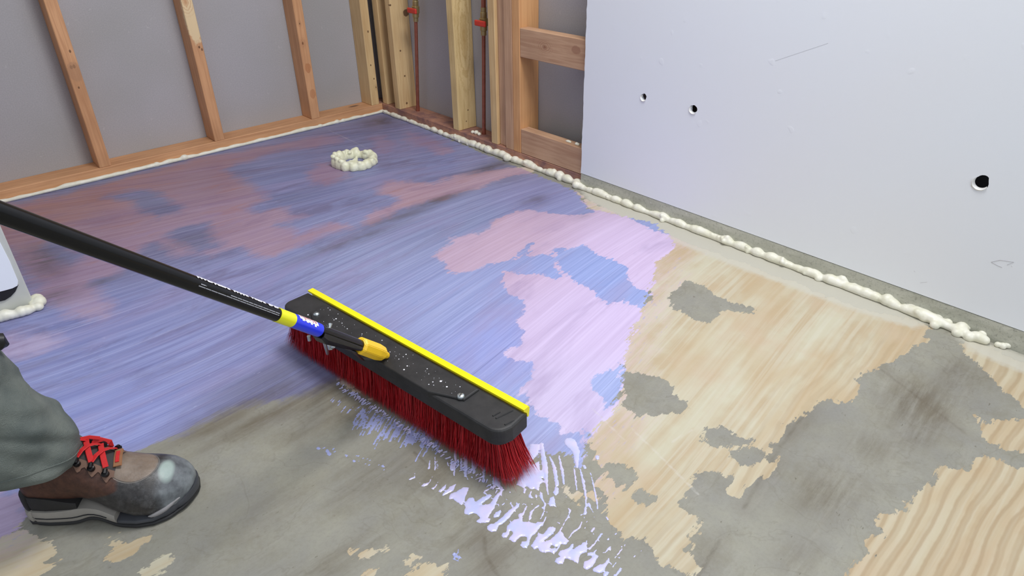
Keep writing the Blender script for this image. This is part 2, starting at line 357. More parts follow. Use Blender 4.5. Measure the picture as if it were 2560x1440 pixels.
    n_mid = q.noise(sv(85, 1.6), 1, 3, .6, .2)
    n_wide = q.noise(sv(22, 1.6), 1, 3, .6, .4)
    n_iso = q.noise(P, 55, 4, .65); n_big = q.noise(P, 5, 4, .6); n_cl = q.noise(P, 14, 3, .6)
    n_edge = q.noise(sv(120, 14), 1, 3, .7)
    C0 = lambda v: q.math('SUBTRACT', v, .5)
    edge = q.math('ADD', q.math('MULTIPLY', C0(n_edge), .030), q.math('ADD', q.math('MULTIPLY', C0(n_iso), .030), q.math('MULTIPLY', C0(n_cl), .05)))
    tanm = q.rng(q.math('ADD', q.attr('tan'), edge), -.0008, .0012)
    # mottled thin spots inside the residue on the right
    spots = q.rng(q.noise(P, 38, 6, .8), .66, .70)
    pedge = q.math('ADD', q.math('MULTIPLY', C0(n_edge), .045), q.math('ADD', q.math('MULTIPLY', C0(n_mid), .03), q.math('MULTIPLY', C0(n_iso), .035)))
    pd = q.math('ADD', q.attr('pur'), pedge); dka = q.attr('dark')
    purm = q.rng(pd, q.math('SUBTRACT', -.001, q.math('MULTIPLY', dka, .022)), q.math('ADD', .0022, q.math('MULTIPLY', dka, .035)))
    # concrete
    con = q.mix(q.rng(n_big, .3, .7), lin(140, 138, 128), lin(158, 156, 142))
    con = q.mix(q.rng(n_cl, .35, .8, 0, .55), con, lin(136, 135, 134))
    con = q.mix(q.rng(q.noise(P, 8, 6, .75), .50, .66, 0, .4), con, lin(122, 116, 98))
    con = q.mix(q.rng(q.noise(P, 160, 3, .7), .45, .8, 0, .25), con, lin(110, 106, 98))
    con = q.mix(q.rng(q.noise(sv(40, 5), 1, 5, .75), .55, .8, 0, .35), con, lin(172, 168, 158))
    stn = q.math('MULTIPLY', q.attr('stain'), q.rng(q.noise(sv(60, 8), 1, 5, .7), .3, .62))
    con = q.mix(q.math('MULTIPLY', stn, 1.25, clamp=True), con, lin(92, 80, 60))
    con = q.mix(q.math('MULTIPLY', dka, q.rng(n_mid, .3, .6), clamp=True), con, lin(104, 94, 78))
    crk = q.rng(q.math('ADD', q.attr('crk'), q.math('MULTIPLY', C0(n_iso), .006)), -.0045, -.0005)
    con = q.mix(q.math('MULTIPLY', q.math('MULTIPLY', crk, q.rng(n_cl, .35, .6, .15, 1)), .5), con, lin(92, 84, 70))
    con = q.mix(q.math('MULTIPLY', q.rng(q.attr('crk'), -.03, 0), .2), con, lin(100, 88, 72))
    con = q.mix(q.math('MULTIPLY', q.rng(q.math('ABSOLUTE', C0(q.noise(P, 7, 4, .6, .6))), .012, .0, 0, 1), .16), con, lin(92, 84, 68))
    con = q.mix(q.math('MULTIPLY', q.rng(q.noise(sv(170, 60), 1, 3, .6), .70, .74), .55), con, lin(88, 80, 62))
    # residue / wood look
    g = q.rng(q.math('ADD', q.math('MULTIPLY', n_wide, .7), q.math('MULTIPLY', n_cl, .3)), .42, .58)
    tn = q.mix(g, lin(188, 171, 142), lin(198, 193, 170))
    tn = q.mix(q.rng(q.noise(sv(130, 2), 1, 2, .5), .46, .60, 0, .45), tn, lin(205, 202, 184))
    tn = q.mix(q.rng(q.noise(sv(10, 2.5), 1, 3, .5, .3), .50, .62, 0, .5), tn, lin(188, 163, 126))
    tn = q.mix(q.rng(n_big, .52, .68, 0, .45), tn, lin(196, 172, 146))
    ph = q.math('ADD', q.math('MULTIPLY', st, 290), q.math('ADD', q.math('MULTIPLY', q.noise(P, 2.6, 2, .5), 24), q.math('MULTIPLY', n_cl, 2.5)))
    band = q.rng(q.math('ADD', q.math('SINE', ph), q.math('MULTIPLY', q.math('SINE', q.math('MULTIPLY', ph, 2.3)), .45)), -.5, 1.0)
    bamp = q.math('ADD', q.rng(q.math('ADD', py, q.math('MULTIPLY', n_big, .5)), -1.95, -2.25, .0, .46), 0.05)
    tn = q.mix(q.math('MULTIPLY', bamp, .9), tn, lin(186, 166, 134))
    tn = q.mix(q.math('MULTIPLY', band, bamp), tn, lin(158, 132, 98))
    tn = q.mix(q.math('MULTIPLY', spots, .6), tn, lin(150, 142, 126))
    base = q.mix(tanm, con, tn)
    pl = q.rng(q.math('ADD', q.attr('pale'), q.math('MULTIPLY', C0(n_iso), .03)), -.014, .006)
    base = q.mix(q.math('MULTIPLY', pl, .85), base, lin(198, 195, 182))
    # coat
    cgc = q.attr('coat_grey', True); ctc = q.attr('coat_tan', True)
    def vary(c, amt, lo, hi):
        f = q.rng(q.math('ADD', q.math('MULTIPLY', n_fine, .55), q.math('MULTIPLY', n_mid, .45)), .38, .62)
        return q.mix(f, q.mix(amt, c, lo), q.mix(amt, c, hi))
    cgc = vary(cgc, .30, lin(92, 96, 138), lin(186, 192, 228))
    ctc = vary(ctc, .22, lin(142, 112, 140), lin(222, 206, 232))
    cgc = q.mix(q.rng(n_wide, .55, .72, 0, .30), cgc, lin(128, 112, 148))
    cgc = q.mix(q.rng(q.noise(sv(9, 2.2), 1, 4, .65, .5), .52, .68, 0, .4), cgc, lin(158, 146, 186))
    ctc = q.mix(q.rng(q.noise(sv(12, 2.6), 1, 4, .65, .5), .52, .68, 0, .35), ctc, lin(148, 128, 170))
    farz = q.rng(q.math('ADD', py, q.math('MULTIPLY', px, -.25)), -1.35, -.7)
    m1 = q.rng(q.noise(sv(15, 3.2), 1, 5, .7, .6), .50, .64); m2 = q.rng(q.noise(sv(26, 5), 1, 4, .7, .4), .54, .68)
    cgc = q.mix(q.math('MULTIPLY', q.math('MULTIPLY', m1, farz), .45), cgc, lin(98, 84, 112))
    cgc = q.mix(q.math('MULTIPLY', q.math('MULTIPLY', m2, farz), .5), cgc, lin(150, 146, 190))
    ctc = q.mix(q.math('MULTIPLY', q.math('MULTIPLY', m2, farz), .45), ctc, lin(166, 116, 104))
    ctc = q.mix(q.math('MULTIPLY', q.math('MULTIPLY', m1, farz), .4), ctc, lin(128, 102, 136))
    hair = q.rng(q.noise(sv(520, 1.0), 1, 2, .5), .66, .72)
    hair2 = q.rng(q.noise(sv(330, 1.3), 1, 2, .5), .33, .27)
    cgc = q.mix(q.math('MULTIPLY', hair, .40), cgc, lin(206, 208, 238)); cgc = q.mix(q.math('MULTIPLY', hair2, .38), cgc, lin(76, 80, 128))
    # soft second residue mottling inside the coat
    farw = q.rng(q.math('ADD', py, q.math('MULTIPLY', px, -.35)), -1.25, -.55, .0025, .022)
    sv_ = q.math('ADD', q.attr('tan'), q.math('ADD', edge, q.math('ADD', q.math('MULTIPLY', C0(n_wide), .07), q.math('MULTIPLY', C0(q.noise(P, 11, 5, .7)), .085))))
    soft = q.rng(sv_, q.math('MULTIPLY', farw, -1), farw)
    coat = q.mix(soft, cgc, ctc)
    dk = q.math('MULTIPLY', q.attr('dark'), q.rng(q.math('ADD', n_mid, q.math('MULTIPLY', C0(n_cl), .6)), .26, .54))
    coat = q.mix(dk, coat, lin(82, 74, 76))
    sp = q.rng(q.noise(sv(420, 60), 1, 2, .5), .74, .78)
    coat = q.mix(q.math('MULTIPLY', sp, .5), coat, lin(215, 212, 235))
    wash = q.rng(q.math('ADD', q.attr('pur'), q.math('ADD', q.math('MULTIPLY', C0(n_wide), .10), q.math('ADD', q.math('MULTIPLY', C0(n_cl), .12), q.math('MULTIPLY', C0(n_edge), .05)))), -.085, .0)
    wash = q.math('MULTIPLY', q.math('MULTIPLY', wash, tanm), q.rng(n_edge, .40, .58, .25, 1))
    base = q.mix(q.math('MULTIPLY', wash, .6), base, lin(206, 184, 186))
    spt = q.math('MULTIPLY', q.math('MULTIPLY', wash, q.rng(q.noise(sv(200, 40), 1, 3, .6), .62, .66)), .8)
    base = q.mix(spt, base, lin(165, 160, 205))
    col = q.mix(purm, base, coat)
    col = q.mix(q.math('MULTIPLY', q.rng(q.math('ADD', q.attr('scr'), q.math('MULTIPLY', C0(n_iso), .004)), -.0034, -.0008), .28), col, lin(214, 210, 206))
    rough = q.math('ADD', q.math('MULTIPLY', purm, -.20), q.math('ADD', .56, q.math('MULTIPLY', n_cl, .08)))
    h = q.math('ADD', q.math('MULTIPLY', tanm, .8), q.math('ADD', q.math('MULTIPLY', purm, .35), q.math('ADD', q.math('MULTIPLY', q.math('MULTIPLY', n_fine, purm), .5), q.math('MULTIPLY', n_iso, .35))))
    q.bump(h, .45, .0009)
    mt = q.out(col, rough, spec=.4)
    o = bpy.data.objects.new('floor', me); COL.objects.link(o); me.materials.append(mt)
    # thickness underneath
    o['kind'] = 'structure'; WL[o.name] = Vector((0, 0, 0))
    return o
floor = build_floor()

# ================================================================== WALLS
S, D = .0381, .0889
XS1, SP, CH = -1.1636, .409, .0494
DRYX = -.012
M_grey = NT('grey_sheathing')
n1 = M_grey.noise(M_grey.tex(), 260, 3, .7); n2 = M_grey.noise(M_grey.tex(), 2.5, 2)
c = M_grey.mix(M_grey.rng(n1, .3, .7), lin(166, 164, 169), lin(182, 180, 184))
c = M_grey.mix(M_grey.rng(n2, .35, .7, 0, .35), c, lin(150, 150, 140))
c = M_grey.mix(M_grey.rng(M_grey.noise(M_grey.tex(), 60, 2), .72, .76, 0, .45), c, lin(190, 190, 190))
M_grey.bump(n1, .25, .0006); M_grey = M_grey.out(c, .8)
def wd(b, d, **k): return {a: wood('wood_'+a, b, d, a, **k) for a in 'XYZ'}
W_or = wd((218, 166, 122), (176, 120, 78))
W_pale = wd((226, 196, 146), (190, 146, 96))
W_tan = wd((208, 170, 138), (160, 112, 82), knots=False)
W_dirty = wd((190, 140, 116), (130, 86, 70), knots=False, dirt=.75)
KD = (96, 62, 38)
def mk(f, pts): return [((*f(x, y, 0),), (r/900, r/900, r*1.5/900), c_, a, rg) for x, y, r, c_, a, rg in pts]
W_s2 = wood('wood_stud_sap', (218, 166, 122), (176, 120, 78), 'Z', False, marks=[((*ony(478, 35, 0),), (.03, .03, .105), (232, 210, 168), .85, False)]+mk(ony, [(463, 4, 18, (196, 140, 96), .7, True), (498, 118, 3, KD, .9, False), (505, 124, 3, KD, .8, False), (490, 182, 2.5, KD, .8, False)]))
W_s3 = wood('wood_stud_knotty', (218, 166, 122), (176, 120, 78), 'Z', False, marks=mk(ony, [(749, 59, 5, KD, .9, True), (757, 108, 8, (120, 76, 48), .9, True), (770, 170, 12, (176, 110, 66), .6, False), (782, 235, 12, (176, 110, 66), .5, False)]))
W_s1 = wood('wood_stud_nailed', (218, 166, 122), (176, 120, 78), 'Z', False, marks=mk(ony, [(175, 128, 3, KD, .8, False), (185, 166, 4, KD, .7, False), (178, 168, 4, KD, .6, False), (197, 219, 2.5, KD, .8, False), (188, 180, 20, (170, 128, 96), .5, False)]))
W_cs = wood('wood_corner', (226, 196, 146), (190, 146, 96), 'Z', False, marks=mk(ony, [(920, 79, 3, KD, .9, False), (927, 163, 2.5, KD, .9, False), (935, 197, 2.5, KD, .9, False), (940, 218, 6, (120, 80, 50), .9, True)]))
W_sa = wood('wood_pale_nailed', (226, 196, 146), (190, 146, 96), 'Z', False, marks=[((*ony(x, y, -.1413),), (r/600, .02, r/600), KD, .9, False) for x, y, r in ((976, 13, 2.5), (1001, 127, 2.5), (1012, 190, 2.5), (1017, 258, 3), (1015, 32, 9))])
W_sb = wood('wood_pale_knot', (230, 204, 150), (180, 144, 84), 'Z', False, marks=[((*ony(1160, 90, -.5582),), (.030, .05, .16), (186, 152, 92), .5, True), ((*ony(1170, 275, -.5582),), (.0035, .01, .0035), KD, .8, False), ((*ony(1166, 303, -.5582),), (.003, .01, .003), KD, .8, False)])
W_bk = wood('wood_blocking_knot', (208, 170, 138), (160, 112, 82), 'Y', False, marks=[((*onx(1362, 118, .001),), (.05, .022, .014), (146, 100, 74), .8, True), ((*onx(1440, 125, .001),), (.05, .02, .013), (156, 112, 88), .7, False)])
W_deep = wd((224, 172, 120), (194, 134, 86), knots=False)

wl = box('wall_left', (-3.4, D, -.002), (.12, D+.015, 2.4), M_grey, bev=0); tag(wl, kind='structure')
wr = box('wall_right', (D, -3.4, -.002), (D+.015, D, 2.4), M_grey, bev=0); tag(wr, kind='structure')
HT = 2.4
box('bottom_plate', (-3.4, 0, 0), (-.0005, D, S), W_or['X'], wl, bev=.002)
for k in range(-5, 3):
    x = XS1+k*SP
    if x > -3.3: box('stud', (x, 0.0, S), (x+S, D-.0003, HT), {0: W_s1, 1: W_s2, 2: W_s3}.get(k, W_or['Z']), wl, bev=.002)
box('corner_stud', (-.054, 0, S), (-.016, D-.0003, HT), W_cs, wl, bev=.002)
# right wall framing
box('bottom_plate', (0, -1.56, 0), (D-.0003, D, S), W_dirty['Y'], wr, bev=.002)
def rs(name, y0, y1, mt, x0=0.0, z0=S): return box(name, (x0, y0, z0), (D-.0003, y1, HT), mt, wr, bev=.002)
rs('corner_stud', -S+.004, .006, W_pale['Z'], .006)
rs('stud', -.1413, -.1413+S, W_sa)
rs('stud', -.5582, -.5582+S, W_sb)
rs('stud', -.7916, -.7556, W_pale['Z'])
rs('stud', -.8330, -.7925, W_tan['Z'], .012)
rs('stud', -.8795, -.8385, W_tan['Z'])
rs('stud', -.9185, -.8805, W_deep['Z'])
rs('stud', -1.56, -1.522, W_or['Z'])
box('blocking', (.001, -1.521, S+.0008), (.001+S, -.919, .1278), W_tan['Y'], wr, bev=.002)
box('blocking', (.001, -1.521, .3745), (.001+S, -.919, .467), W_bk, wr, bev=.002)
# knot on the upper blocking
# ---- drywall sheet with three drilled holes
def drywall():
    y_edge, y_end = -1.2265, -3.4; z0, z1 = CH+.001, 2.4; th = .0118
    bm = bmesh.new()
    outer = [(y_edge, z0), (y_end, z0), (y_end, z1), (y_edge, z1)]
    # ragged cut edge on the left side
    zs = np.arange(z1-.02, z0, -.012)
    outer = [(y_end, z1)] + [(y_edge+random.uniform(-.0011, .0011), z) for z in np.concatenate([[z1], zs, [z0]])] + [(y_end, z0)]
    loops = [outer]
    for (hx, hy), r in HOLES:
        c = onx(hx, hy, DRYX)
        loops.append([(c[1]+r*(1+.14*math.sin(3*t+hx)+.08*random.uniform(-1, 1))*math.cos(t), c[2]+r*(1+.12*math.sin(2*t+hy))*math.sin(t)) for t in np.linspace(0, 2*math.pi, 22, endpoint=False)])
    fe = []; walls = []
    for lp in loops:
        vs = [bm.verts.new((DRYX, a, b)) for a, b in lp]; vb = [bm.verts.new((DRYX+th, a, b)) for a, b in lp]
        n = len(vs)
        for i in range(n):
            fe.append(bm.edges.new((vs[i], vs[(i+1) % n])))
        walls.append((vs, vb))
    bmesh.ops.triangle_fill(bm, use_beauty=True, use_dissolve=False, edges=fe)
    for vs, vb in walls:
        n = len(vs)
        for i in range(n): bm.faces.new((vs[i], vs[(i+1) % n], vb[(i+1) % n], vb[i]))
    return bm
HOLES = [((1609, 243), .0100), ((1733, 273), .0115), ((2453, 456), .0150)]
q = NT('white_drywall_paint'); nn = q.noise(q.tex(), 420, 3, .6); nb = q.noise(q.tex(), 3, 2)
c = q.mix(nb, lin(240, 246, 255), lin(241, 244, 250))
c = q.mix(q.rng(q.noise(q.tex(), 45, 6, .8), .70, .76, 0, .35), c, lin(180, 178, 182))
scr = q.noise(q.vmul(q.tex(), (1, 30, 60)), 1, 2); q.bump(q.math('ADD', nn, q.rng(q.noise(q.tex(), 28, 1), .72, .78, 0, 3)), .22, .0004)
M_dry = q.out(c, .55)
dw = bm_obj('drywall_panel', drywall(), M_dry, wr); tag(dw, 'white painted drywall sheet with three drilled holes')
M_paper = simple('torn_paper', (232, 232, 230), .9, var=.06)
for (hx, hy), r in HOLES:
    c = onx(hx, hy, DRYX); bm = bmesh.new(); N = 20
    lo = math.radians(150); hi = math.radians(330); rr = []
    for i in range(N):
        t = lo+(hi-lo)*i/(N-1); wv = math.sin(math.pi*i/(N-1))*.0042*(1+.3*random.uniform(-1, 1))
        cc, ss = math.cos(-t), math.sin(t)
        # rim of plaster on the lower left of the hole (y grows to the left in the picture)
        yy, zz = -math.cos(t), math.sin(t)
        a = bm.verts.new((DRYX-.0002, c[1]+yy*(r+wv), c[2]+zz*(r+wv))); b = bm.verts.new((DRYX-.0022, c[1]+yy*(r+wv*.3), c[2]+zz*(r+wv*.3)))
        d = bm.verts.new((DRYX+.006, c[1]+yy*(r-.002), c[2]+zz*(r-.002))); rr.append((a, b, d))
    for A, B in zip(rr[:-1], rr[1:]):
        bm.faces.new((A[0], B[0], B[1], A[1])); bm.faces.new((A[1], B[1], B[2], A[2]))
    bm_obj('torn_plaster_rim', bm, M_paper, dw, smooth=True)
# small dents and scratches that stand out of the paint
M_mark = simple('scuff_mark', (186, 185, 190), .8)
bm = bmesh.new()
for pts in ([(2478,655),(2500,650),(2535,655),(2518,662)], [(2478,655),(2495,664),(2505,668)], [(2300,707),(2318,705)], [(1938,152),(2070,108)], [(2285,677),(2288,680)], [(2528,664),(2531,667)]):
    tube_bm([onx(*p, DRYX-.0001) for p in pts], .0005 if len(pts) > 2 else .00022, 5, bm)
bm_obj('scratch', bm, M_mark, dw)
# ---- concrete curb
M_curb = NT('curb_concrete'); t = M_curb.tex()
c = M_curb.mix(M_curb.rng(M_curb.noise(M_curb.vmul(t, (1, .3, 1)), 18, 5, .7), .35, .65), lin(168, 169, 156), lin(192, 192, 180))
c = M_curb.mix(M_curb.rng(M_curb.noise(t, 120, 5, .8), .52, .66, 0, .6), c, lin(122, 122, 114))
c = M_curb.mix(M_curb.rng(M_curb.noise(t, 70, 2), .70, .74, 0, .6), c, lin(205, 205, 200))
M_curb.bump(M_curb.noise(t, 200, 5, .7), .6, .001); M_curb = M_curb.out(c, .75)
bm = bmesh.new(); N = 220; y0, y1 = -1.2275, -3.4; rows = []
for i in range(N+1):
    y = y0+(y1-y0)*i/N; n = mnoise.noise(Vector((0, y*25, 3)))*.0012
    prof = [(DRYX+.004+.08, 0), (DRYX-.001+n, 0), (DRYX-.0015+n*1.5, CH*.35), (DRYX-.001-n, CH*.7), (DRYX+.0005+n, CH-.001), (DRYX+.004, CH), (DRYX+.084, CH)]
    rows.append([bm.verts.new((x, y, z)) for x, z in prof])
for a, b in zip(rows[:-1], rows[1:]):
    for k in range(len(a)-1): bm.faces.new((a[k], a[k+1], b[k+1], b[k]))
bm.faces.new(rows[0]); bm.faces.new(rows[-1])
cb = bm_obj('baseboard_right', bm, M_curb); tag(cb, 'rough grey concrete curb under the white drywall', kind='structure')

# ---- partition end at the far left
M_pc = simple('partition_concrete', (196, 198, 192), .8, var=.08, scale=30)
M_black = simple('black_rubber', (22, 22, 24), .45, var=.1)
wf = box('wall_front', (-2.6, -.83, 0), (-1.531, -.74, 2.4), M_pc, bev=.003); tag(wf, kind='structure')
Yf = -.83; U, V, W = Vector((1, 0, 0)), Vector((0, 0, 1)), Vector((0, -1, 0))
def onp(pts): return [(p[0], p[2]) for p in (ony(x, y, Yf) for x, y in pts)]
fr = (Vector((0, Yf, 0)), U, V, W)
edge = onp([(0, 605), (24, 652), (44, 700), (43, 712)]); low = onp([(30, 719), (12, 724), (0, 727), (-60, 735), (-160, 750)])
top = [(edge[0][0]-.006, .45), (edge[0][0]-.004, .3)]
bm_obj('drywall_panel', prism_bm([(-2.3, 2.3), (edge[0][0]-.002, 2.3)]+top+edge+low+[(-2.3, low[-1][1])], -.001, .006, frame=fr, bev=.001), M_dry, wf)
bl = onp([(45, 711), (38, 727), (26, 740), (12, 749), (0, 752), (-60, 765), (-160, 790), (-160, 752), (-60, 737), (0, 729), (12, 726), (30, 721)])
bm_obj('black_trim', prism_bm(bl, -.001, .004, frame=fr), M_black, wf)

# ================================================================== PIPES
M_cop = simple('copper', (158, 96, 78), .38, metal=.55, var=.3, scale=60)
M_brass = simple('brass', (176, 158, 112), .4, metal=.8, var=.2)
M_red = simple('red_valve_plastic', (206, 58, 44), .45)
def pipe(pb, pm, label):
    base = onx(*pb, .045); mid = onx(*pm, .045); zb = S+.0005; zm = mid[2]; y0 = base[1]; y1 = mid[1]
    t = thing('water_pipe', label, 'pipe', (.045, y0, zb))
    dirv = Vector((0, y1-y0, zm-zb)).normalized(); B = Vector((.045, y0, zb)); Mv = B+dirv*((zm-zb)/dirv.z)
    bm_obj('pipe', tube_bm([B, B+dirv*.01, Mv-dirv*.035], .0070, 14), M_cop, t, smooth=True)
    bm_obj('pipe_end', tube_bm([B-dirv*.0, B+dirv*.022], .0082, 14), M_cop, t, smooth=False)
    bm_obj('valve_body', tube_bm([Mv-dirv*.045, Mv-dirv*.03, Mv-dirv*.028, Mv-dirv*.014, Mv-dirv*.012, Mv+dirv*.012, Mv+dirv*.014, Mv+dirv*.032, Mv+dirv*.034, Mv+dirv*.05],
           [.0100, .0100, .013, .013, .0155, .0155, .012, .012, .010, .010], 16), M_brass, t, smooth=False)
    st = Mv+Vector((-.012, 0, 0))
    bm_obj('valve_stem', tube_bm([Mv, Mv+Vector((-.030, 0, 0))], .006, 10), M_brass, t)
    h = Mv+Vector((-.026, -.014, 0))
    bm = box_bm(h+Vector((-.006, -.029, -.010)), h+Vector((.004, .029, .010)), .004, 2)
    bm_obj('valve_handle', bm, M_red, t, smooth=False)
    bm_obj('pipe_riser', tube_bm([Mv+dirv*.048, Mv+dirv*.6], .0085, 14), M_cop, t, smooth=True)
    return t
pipe((1045, 280), (1039, 24), 'copper water pipe with red valve handle beside the corner studs')
pipe((1210, 335), (1209, 55), 'copper water pipe half hidden behind the built-up studs, red valve handle')

# ================================================================== FOAM
def foam_mat(name, rgb):
    q = NT(name); t = q.tex()
    c = q.mix(q.rng(q.noise(t, 45, 3), .35, .65), lin(*rgb), lin(rgb[0]-12, rgb[1]-12, rgb[2]-20))
    q.b.inputs['Subsurface Weight'].default_value = .05; q.b.inputs['Subsurface Radius'].default_value = (.006, .005, .003)
    q.b.inputs['Subsurface Scale'].default_value = 1.0
    q.bump(q.noise(t, 160, 3), .25, .0008); return q.out(c, .42)
M_foam = foam_mat('spray_foam', (240, 238, 226)); M_foam2 = foam_mat('spray_foam_yellow', (238, 238, 216))
def foam(name, spheres, label, voxel=.003, mat=None, smooth_it=2):
    bm = bmesh.new()
    for c, r in spheres:
        rr = r if isinstance(r, (tuple, list)) else (r, r, r)
        g = bmesh.ops.create_icosphere(bm, subdivisions=2, radius=1)
        for v in g['verts']: v.co = Vector((c[0]+v.co.x*rr[0], c[1]+v.co.y*rr[1], max(c[2]+v.co.z*rr[2], -.001)))
    me = bpy.data.meshes.new(name); bm.to_mesh(me); bm.free(); me.materials.append(mat or M_foam)
    o = bpy.data.objects.new(name, me); COL.objects.link(o); finish(o)
    r = o.modifiers.new('r', 'REMESH'); r.mode = 'VOXEL'; r.voxel_size = voxel; r.use_smooth_shade = True
    s = o.modifiers.new('s', 'SMOOTH'); s.factor = .5; s.iterations = smooth_it
    return tag(o, label, 'foam')
def bead(path, step, rf, jit=.3, sq=.85, keepz=None):
    out = []; P = [Vector(p) for p in path]
    for a, b in zip(P[:-1], P[1:]):
        L = (b-a).length; n = max(1, int(L/step))
        for i in range(n):
            p = a.lerp(b, i/n); s = (p-P[0]).length
            r = rf(p)*(1+jit*mnoise.noise(Vector((p.x*30, p.y*30, 1.7))))
            out.append(((p.x, p.y, r*.72 if keepz is None else keepz), (r, r, r*sq)))
    return out
# left wall bead: thin and flat
sp = bead([(-3.2, -.006, 0), (-.004, -.006, 0)], .0045, lambda p: .0085+.002*mnoise.noise(Vector((p.x*9, 0, 0))), .35)
for px, r in (((452, 392), .012), ((388, 412), .010), ((835, 305), .010), ((800, 318), .009), ((848, 300), .009)):
    c = onz(*px); sp.append(((c[0], -.006, r*.7), (r*1.3, r, r)))
foam('foam_bead', sp, 'thin off-white foam bead along the bottom plate of the left wall', .003)
# right wall bead, one continuous run with pinches and drips
sp = []; y = -.004
while y > -2.445:
    lump = .5+.5*math.sin(y*95+2.5*mnoise.noise(Vector((0, y*7, 0)))*4)
    r = .0090+.0040*lump+.0028*mnoise.noise(Vector((1, y*11, 0)))+.0022*mnoise.noise(Vector((5, y*60, 0)))
    if -1.25 < y < -.55: r *= 1.12
    if y < -1.7: r *= 1.06
    if y > -.5: r *= .8
    x = (-.007 if y > -1.22 else -.020)+.003*mnoise.noise(Vector((2, y*14, 0)))
    if y < -2.2: x -= .010*(-2.2-y)/.25
    sp.append(((x, y, r*.75), (r, r, r*.95))); y -= .0045
    if random.random() < .16: rr = random.uniform(.35, .6)*r; sp.append(((x-random.uniform(-.2, .9)*r, y, r*random.uniform(.3, 1.5)), (rr, rr, rr)))
def add(px, r, z=.5, sx=1.0):
    c = onz(*px); sp.append(((c[0], c[1], r*z), (r*sx, r, r)))
for px, r, z in [((1268,402),.016,.8),((1272,390),.010,2.2),((1300,410),.012,.7),((1178,345),.015,.7),((1212,362),.014,.7),((1385,440),.015,.8),((1400,450),.012,.5),((1440,470),.014,.8),((1448,455),.008,2.),
                 ((1655,548),.013,.8),((1655,554),.008,.5),((1870,618),.016,.8),((1890,626),.013,.8),((1990,662),.013,.8),((2045,700),.010,.5),((2060,690),.012,.6),((2105,712),.017,.8),((2135,725),.012,.8),((2215,760),.016,.7),
                 ((2260,778),.012,.6),((2280,775),.014,.9),((2310,800),.014,.6),((2340,806),.013,.6),((2335,818),.011,.5),((2370,812),.012,.7),((2400,830),.015,.7),((2390,838),.011,.5),((2430,828),.016,.8),((2420,848),.012,.5),((2455,842),.013,.8),((2440,850),.012,.5)]:
    add(px, r, z)
foam('foam_bead', sp, 'long lumpy off-white foam bead running from the corner along plate and concrete curb', .0025)
# curled end of the run
sp = []
for px, r in [((2478,846),.006),((2488,852),.007),((2498,856),.010),((2510,850),.011),((2524,850),.012),((2532,858),.012),((2520,868),.009),((2505,870),.008),((2492,866),.007),((2536,866),.009)]: add(px, r, .7)
foam('foam_curl', sp, 'small curled blob of pale foam at the near end of the curb', .0025)
# ring on the floor
sp = []; c = (onz(828, 412)+onz(946, 404))/2; cy0 = (onz(885, 436)[1]+onz(893, 378)[1])/2-.012; cx0 = c[0]
for i in range(40):
    t = 2*math.pi*i/40+random.uniform(-.05, .05); R = .066+random.uniform(-.005, .005)
    e = Vector((math.cos(t), math.sin(t), 0)); r = random.uniform(.012, .0175)
    p = Vector((cx0, cy0, 0))+Vector((e.x*R, e.y*R*1.05, 0))
    left = max(0, e.x*-.7+e.y*.7)
    sp.append(((p.x, p.y, r*.7), (r*1.1, r*1.1, r*(1.3+.5*left))))
    if i % 2 == 0: sp.append(((p.x+random.uniform(-.008, .008), p.y+random.uniform(-.008, .008), r*(1.7+.6*left)), (r*.62, r*.62, r*.5)))
for i in range(14):
    sp.append(((cx0+random.uniform(-.038, .038), cy0+random.uniform(-.04, .04), .002), (random.uniform(.006, .013), random.uniform(.006, .013), .007)))
foam('foam_ring', sp, 'round crusty ring of pale yellow foam on the far floor around a drain', .0026, M_foam2, 2)
# crumbs on the plates
sp = []
for px, r in [((1182,331),.008),((1191,333),.010),((1198,336),.008)]:
    c = onz(*px, S+.004); sp.append(((c[0], c[1], S+r*.7), (r, r, r*.9)))
foam('foam_blob', sp, 'small foam lump on the plate between the pale studs', .0022)
for L_, lab in (([((1418,357),.005),((1421,361),.005),((1424,353),.004),((1415,352),.004)], 'foam crumb on the lower blocking board, left of two'), ([((1440,350),.006),((1444,346),.005)], 'foam crumb on the lower blocking board, tight beside the drywall edge')):
    sp = []
    for px, r in L_:
        c = onx(*px, .012); sp.append(((c[0]+.004, c[1], .1278+r*.6), (r*1.1, r*1.1, r)))
    foam('foam_crumb', sp, lab, .0016)
# foam at the foot of the partition
sp = []
for px, r in [((-30,805),.013),((-10,802),.014),((5,800),.014),((18,796),.016),((32,793),.013),((45,790),.012),((58,786),.015),((72,782),.014),((82,777),.012),((88,765),.013),((97,758),.017),((103,762),.016),((96,750),.011),((100,772),.012)]:
    c = onz(px[0], px[1]+2); sp.append(((c[0], c[1], r*.75), (r, r, r*.9)))
foam('foam_bead', sp, 'white blobby foam around the foot of the left partition end', .0026)

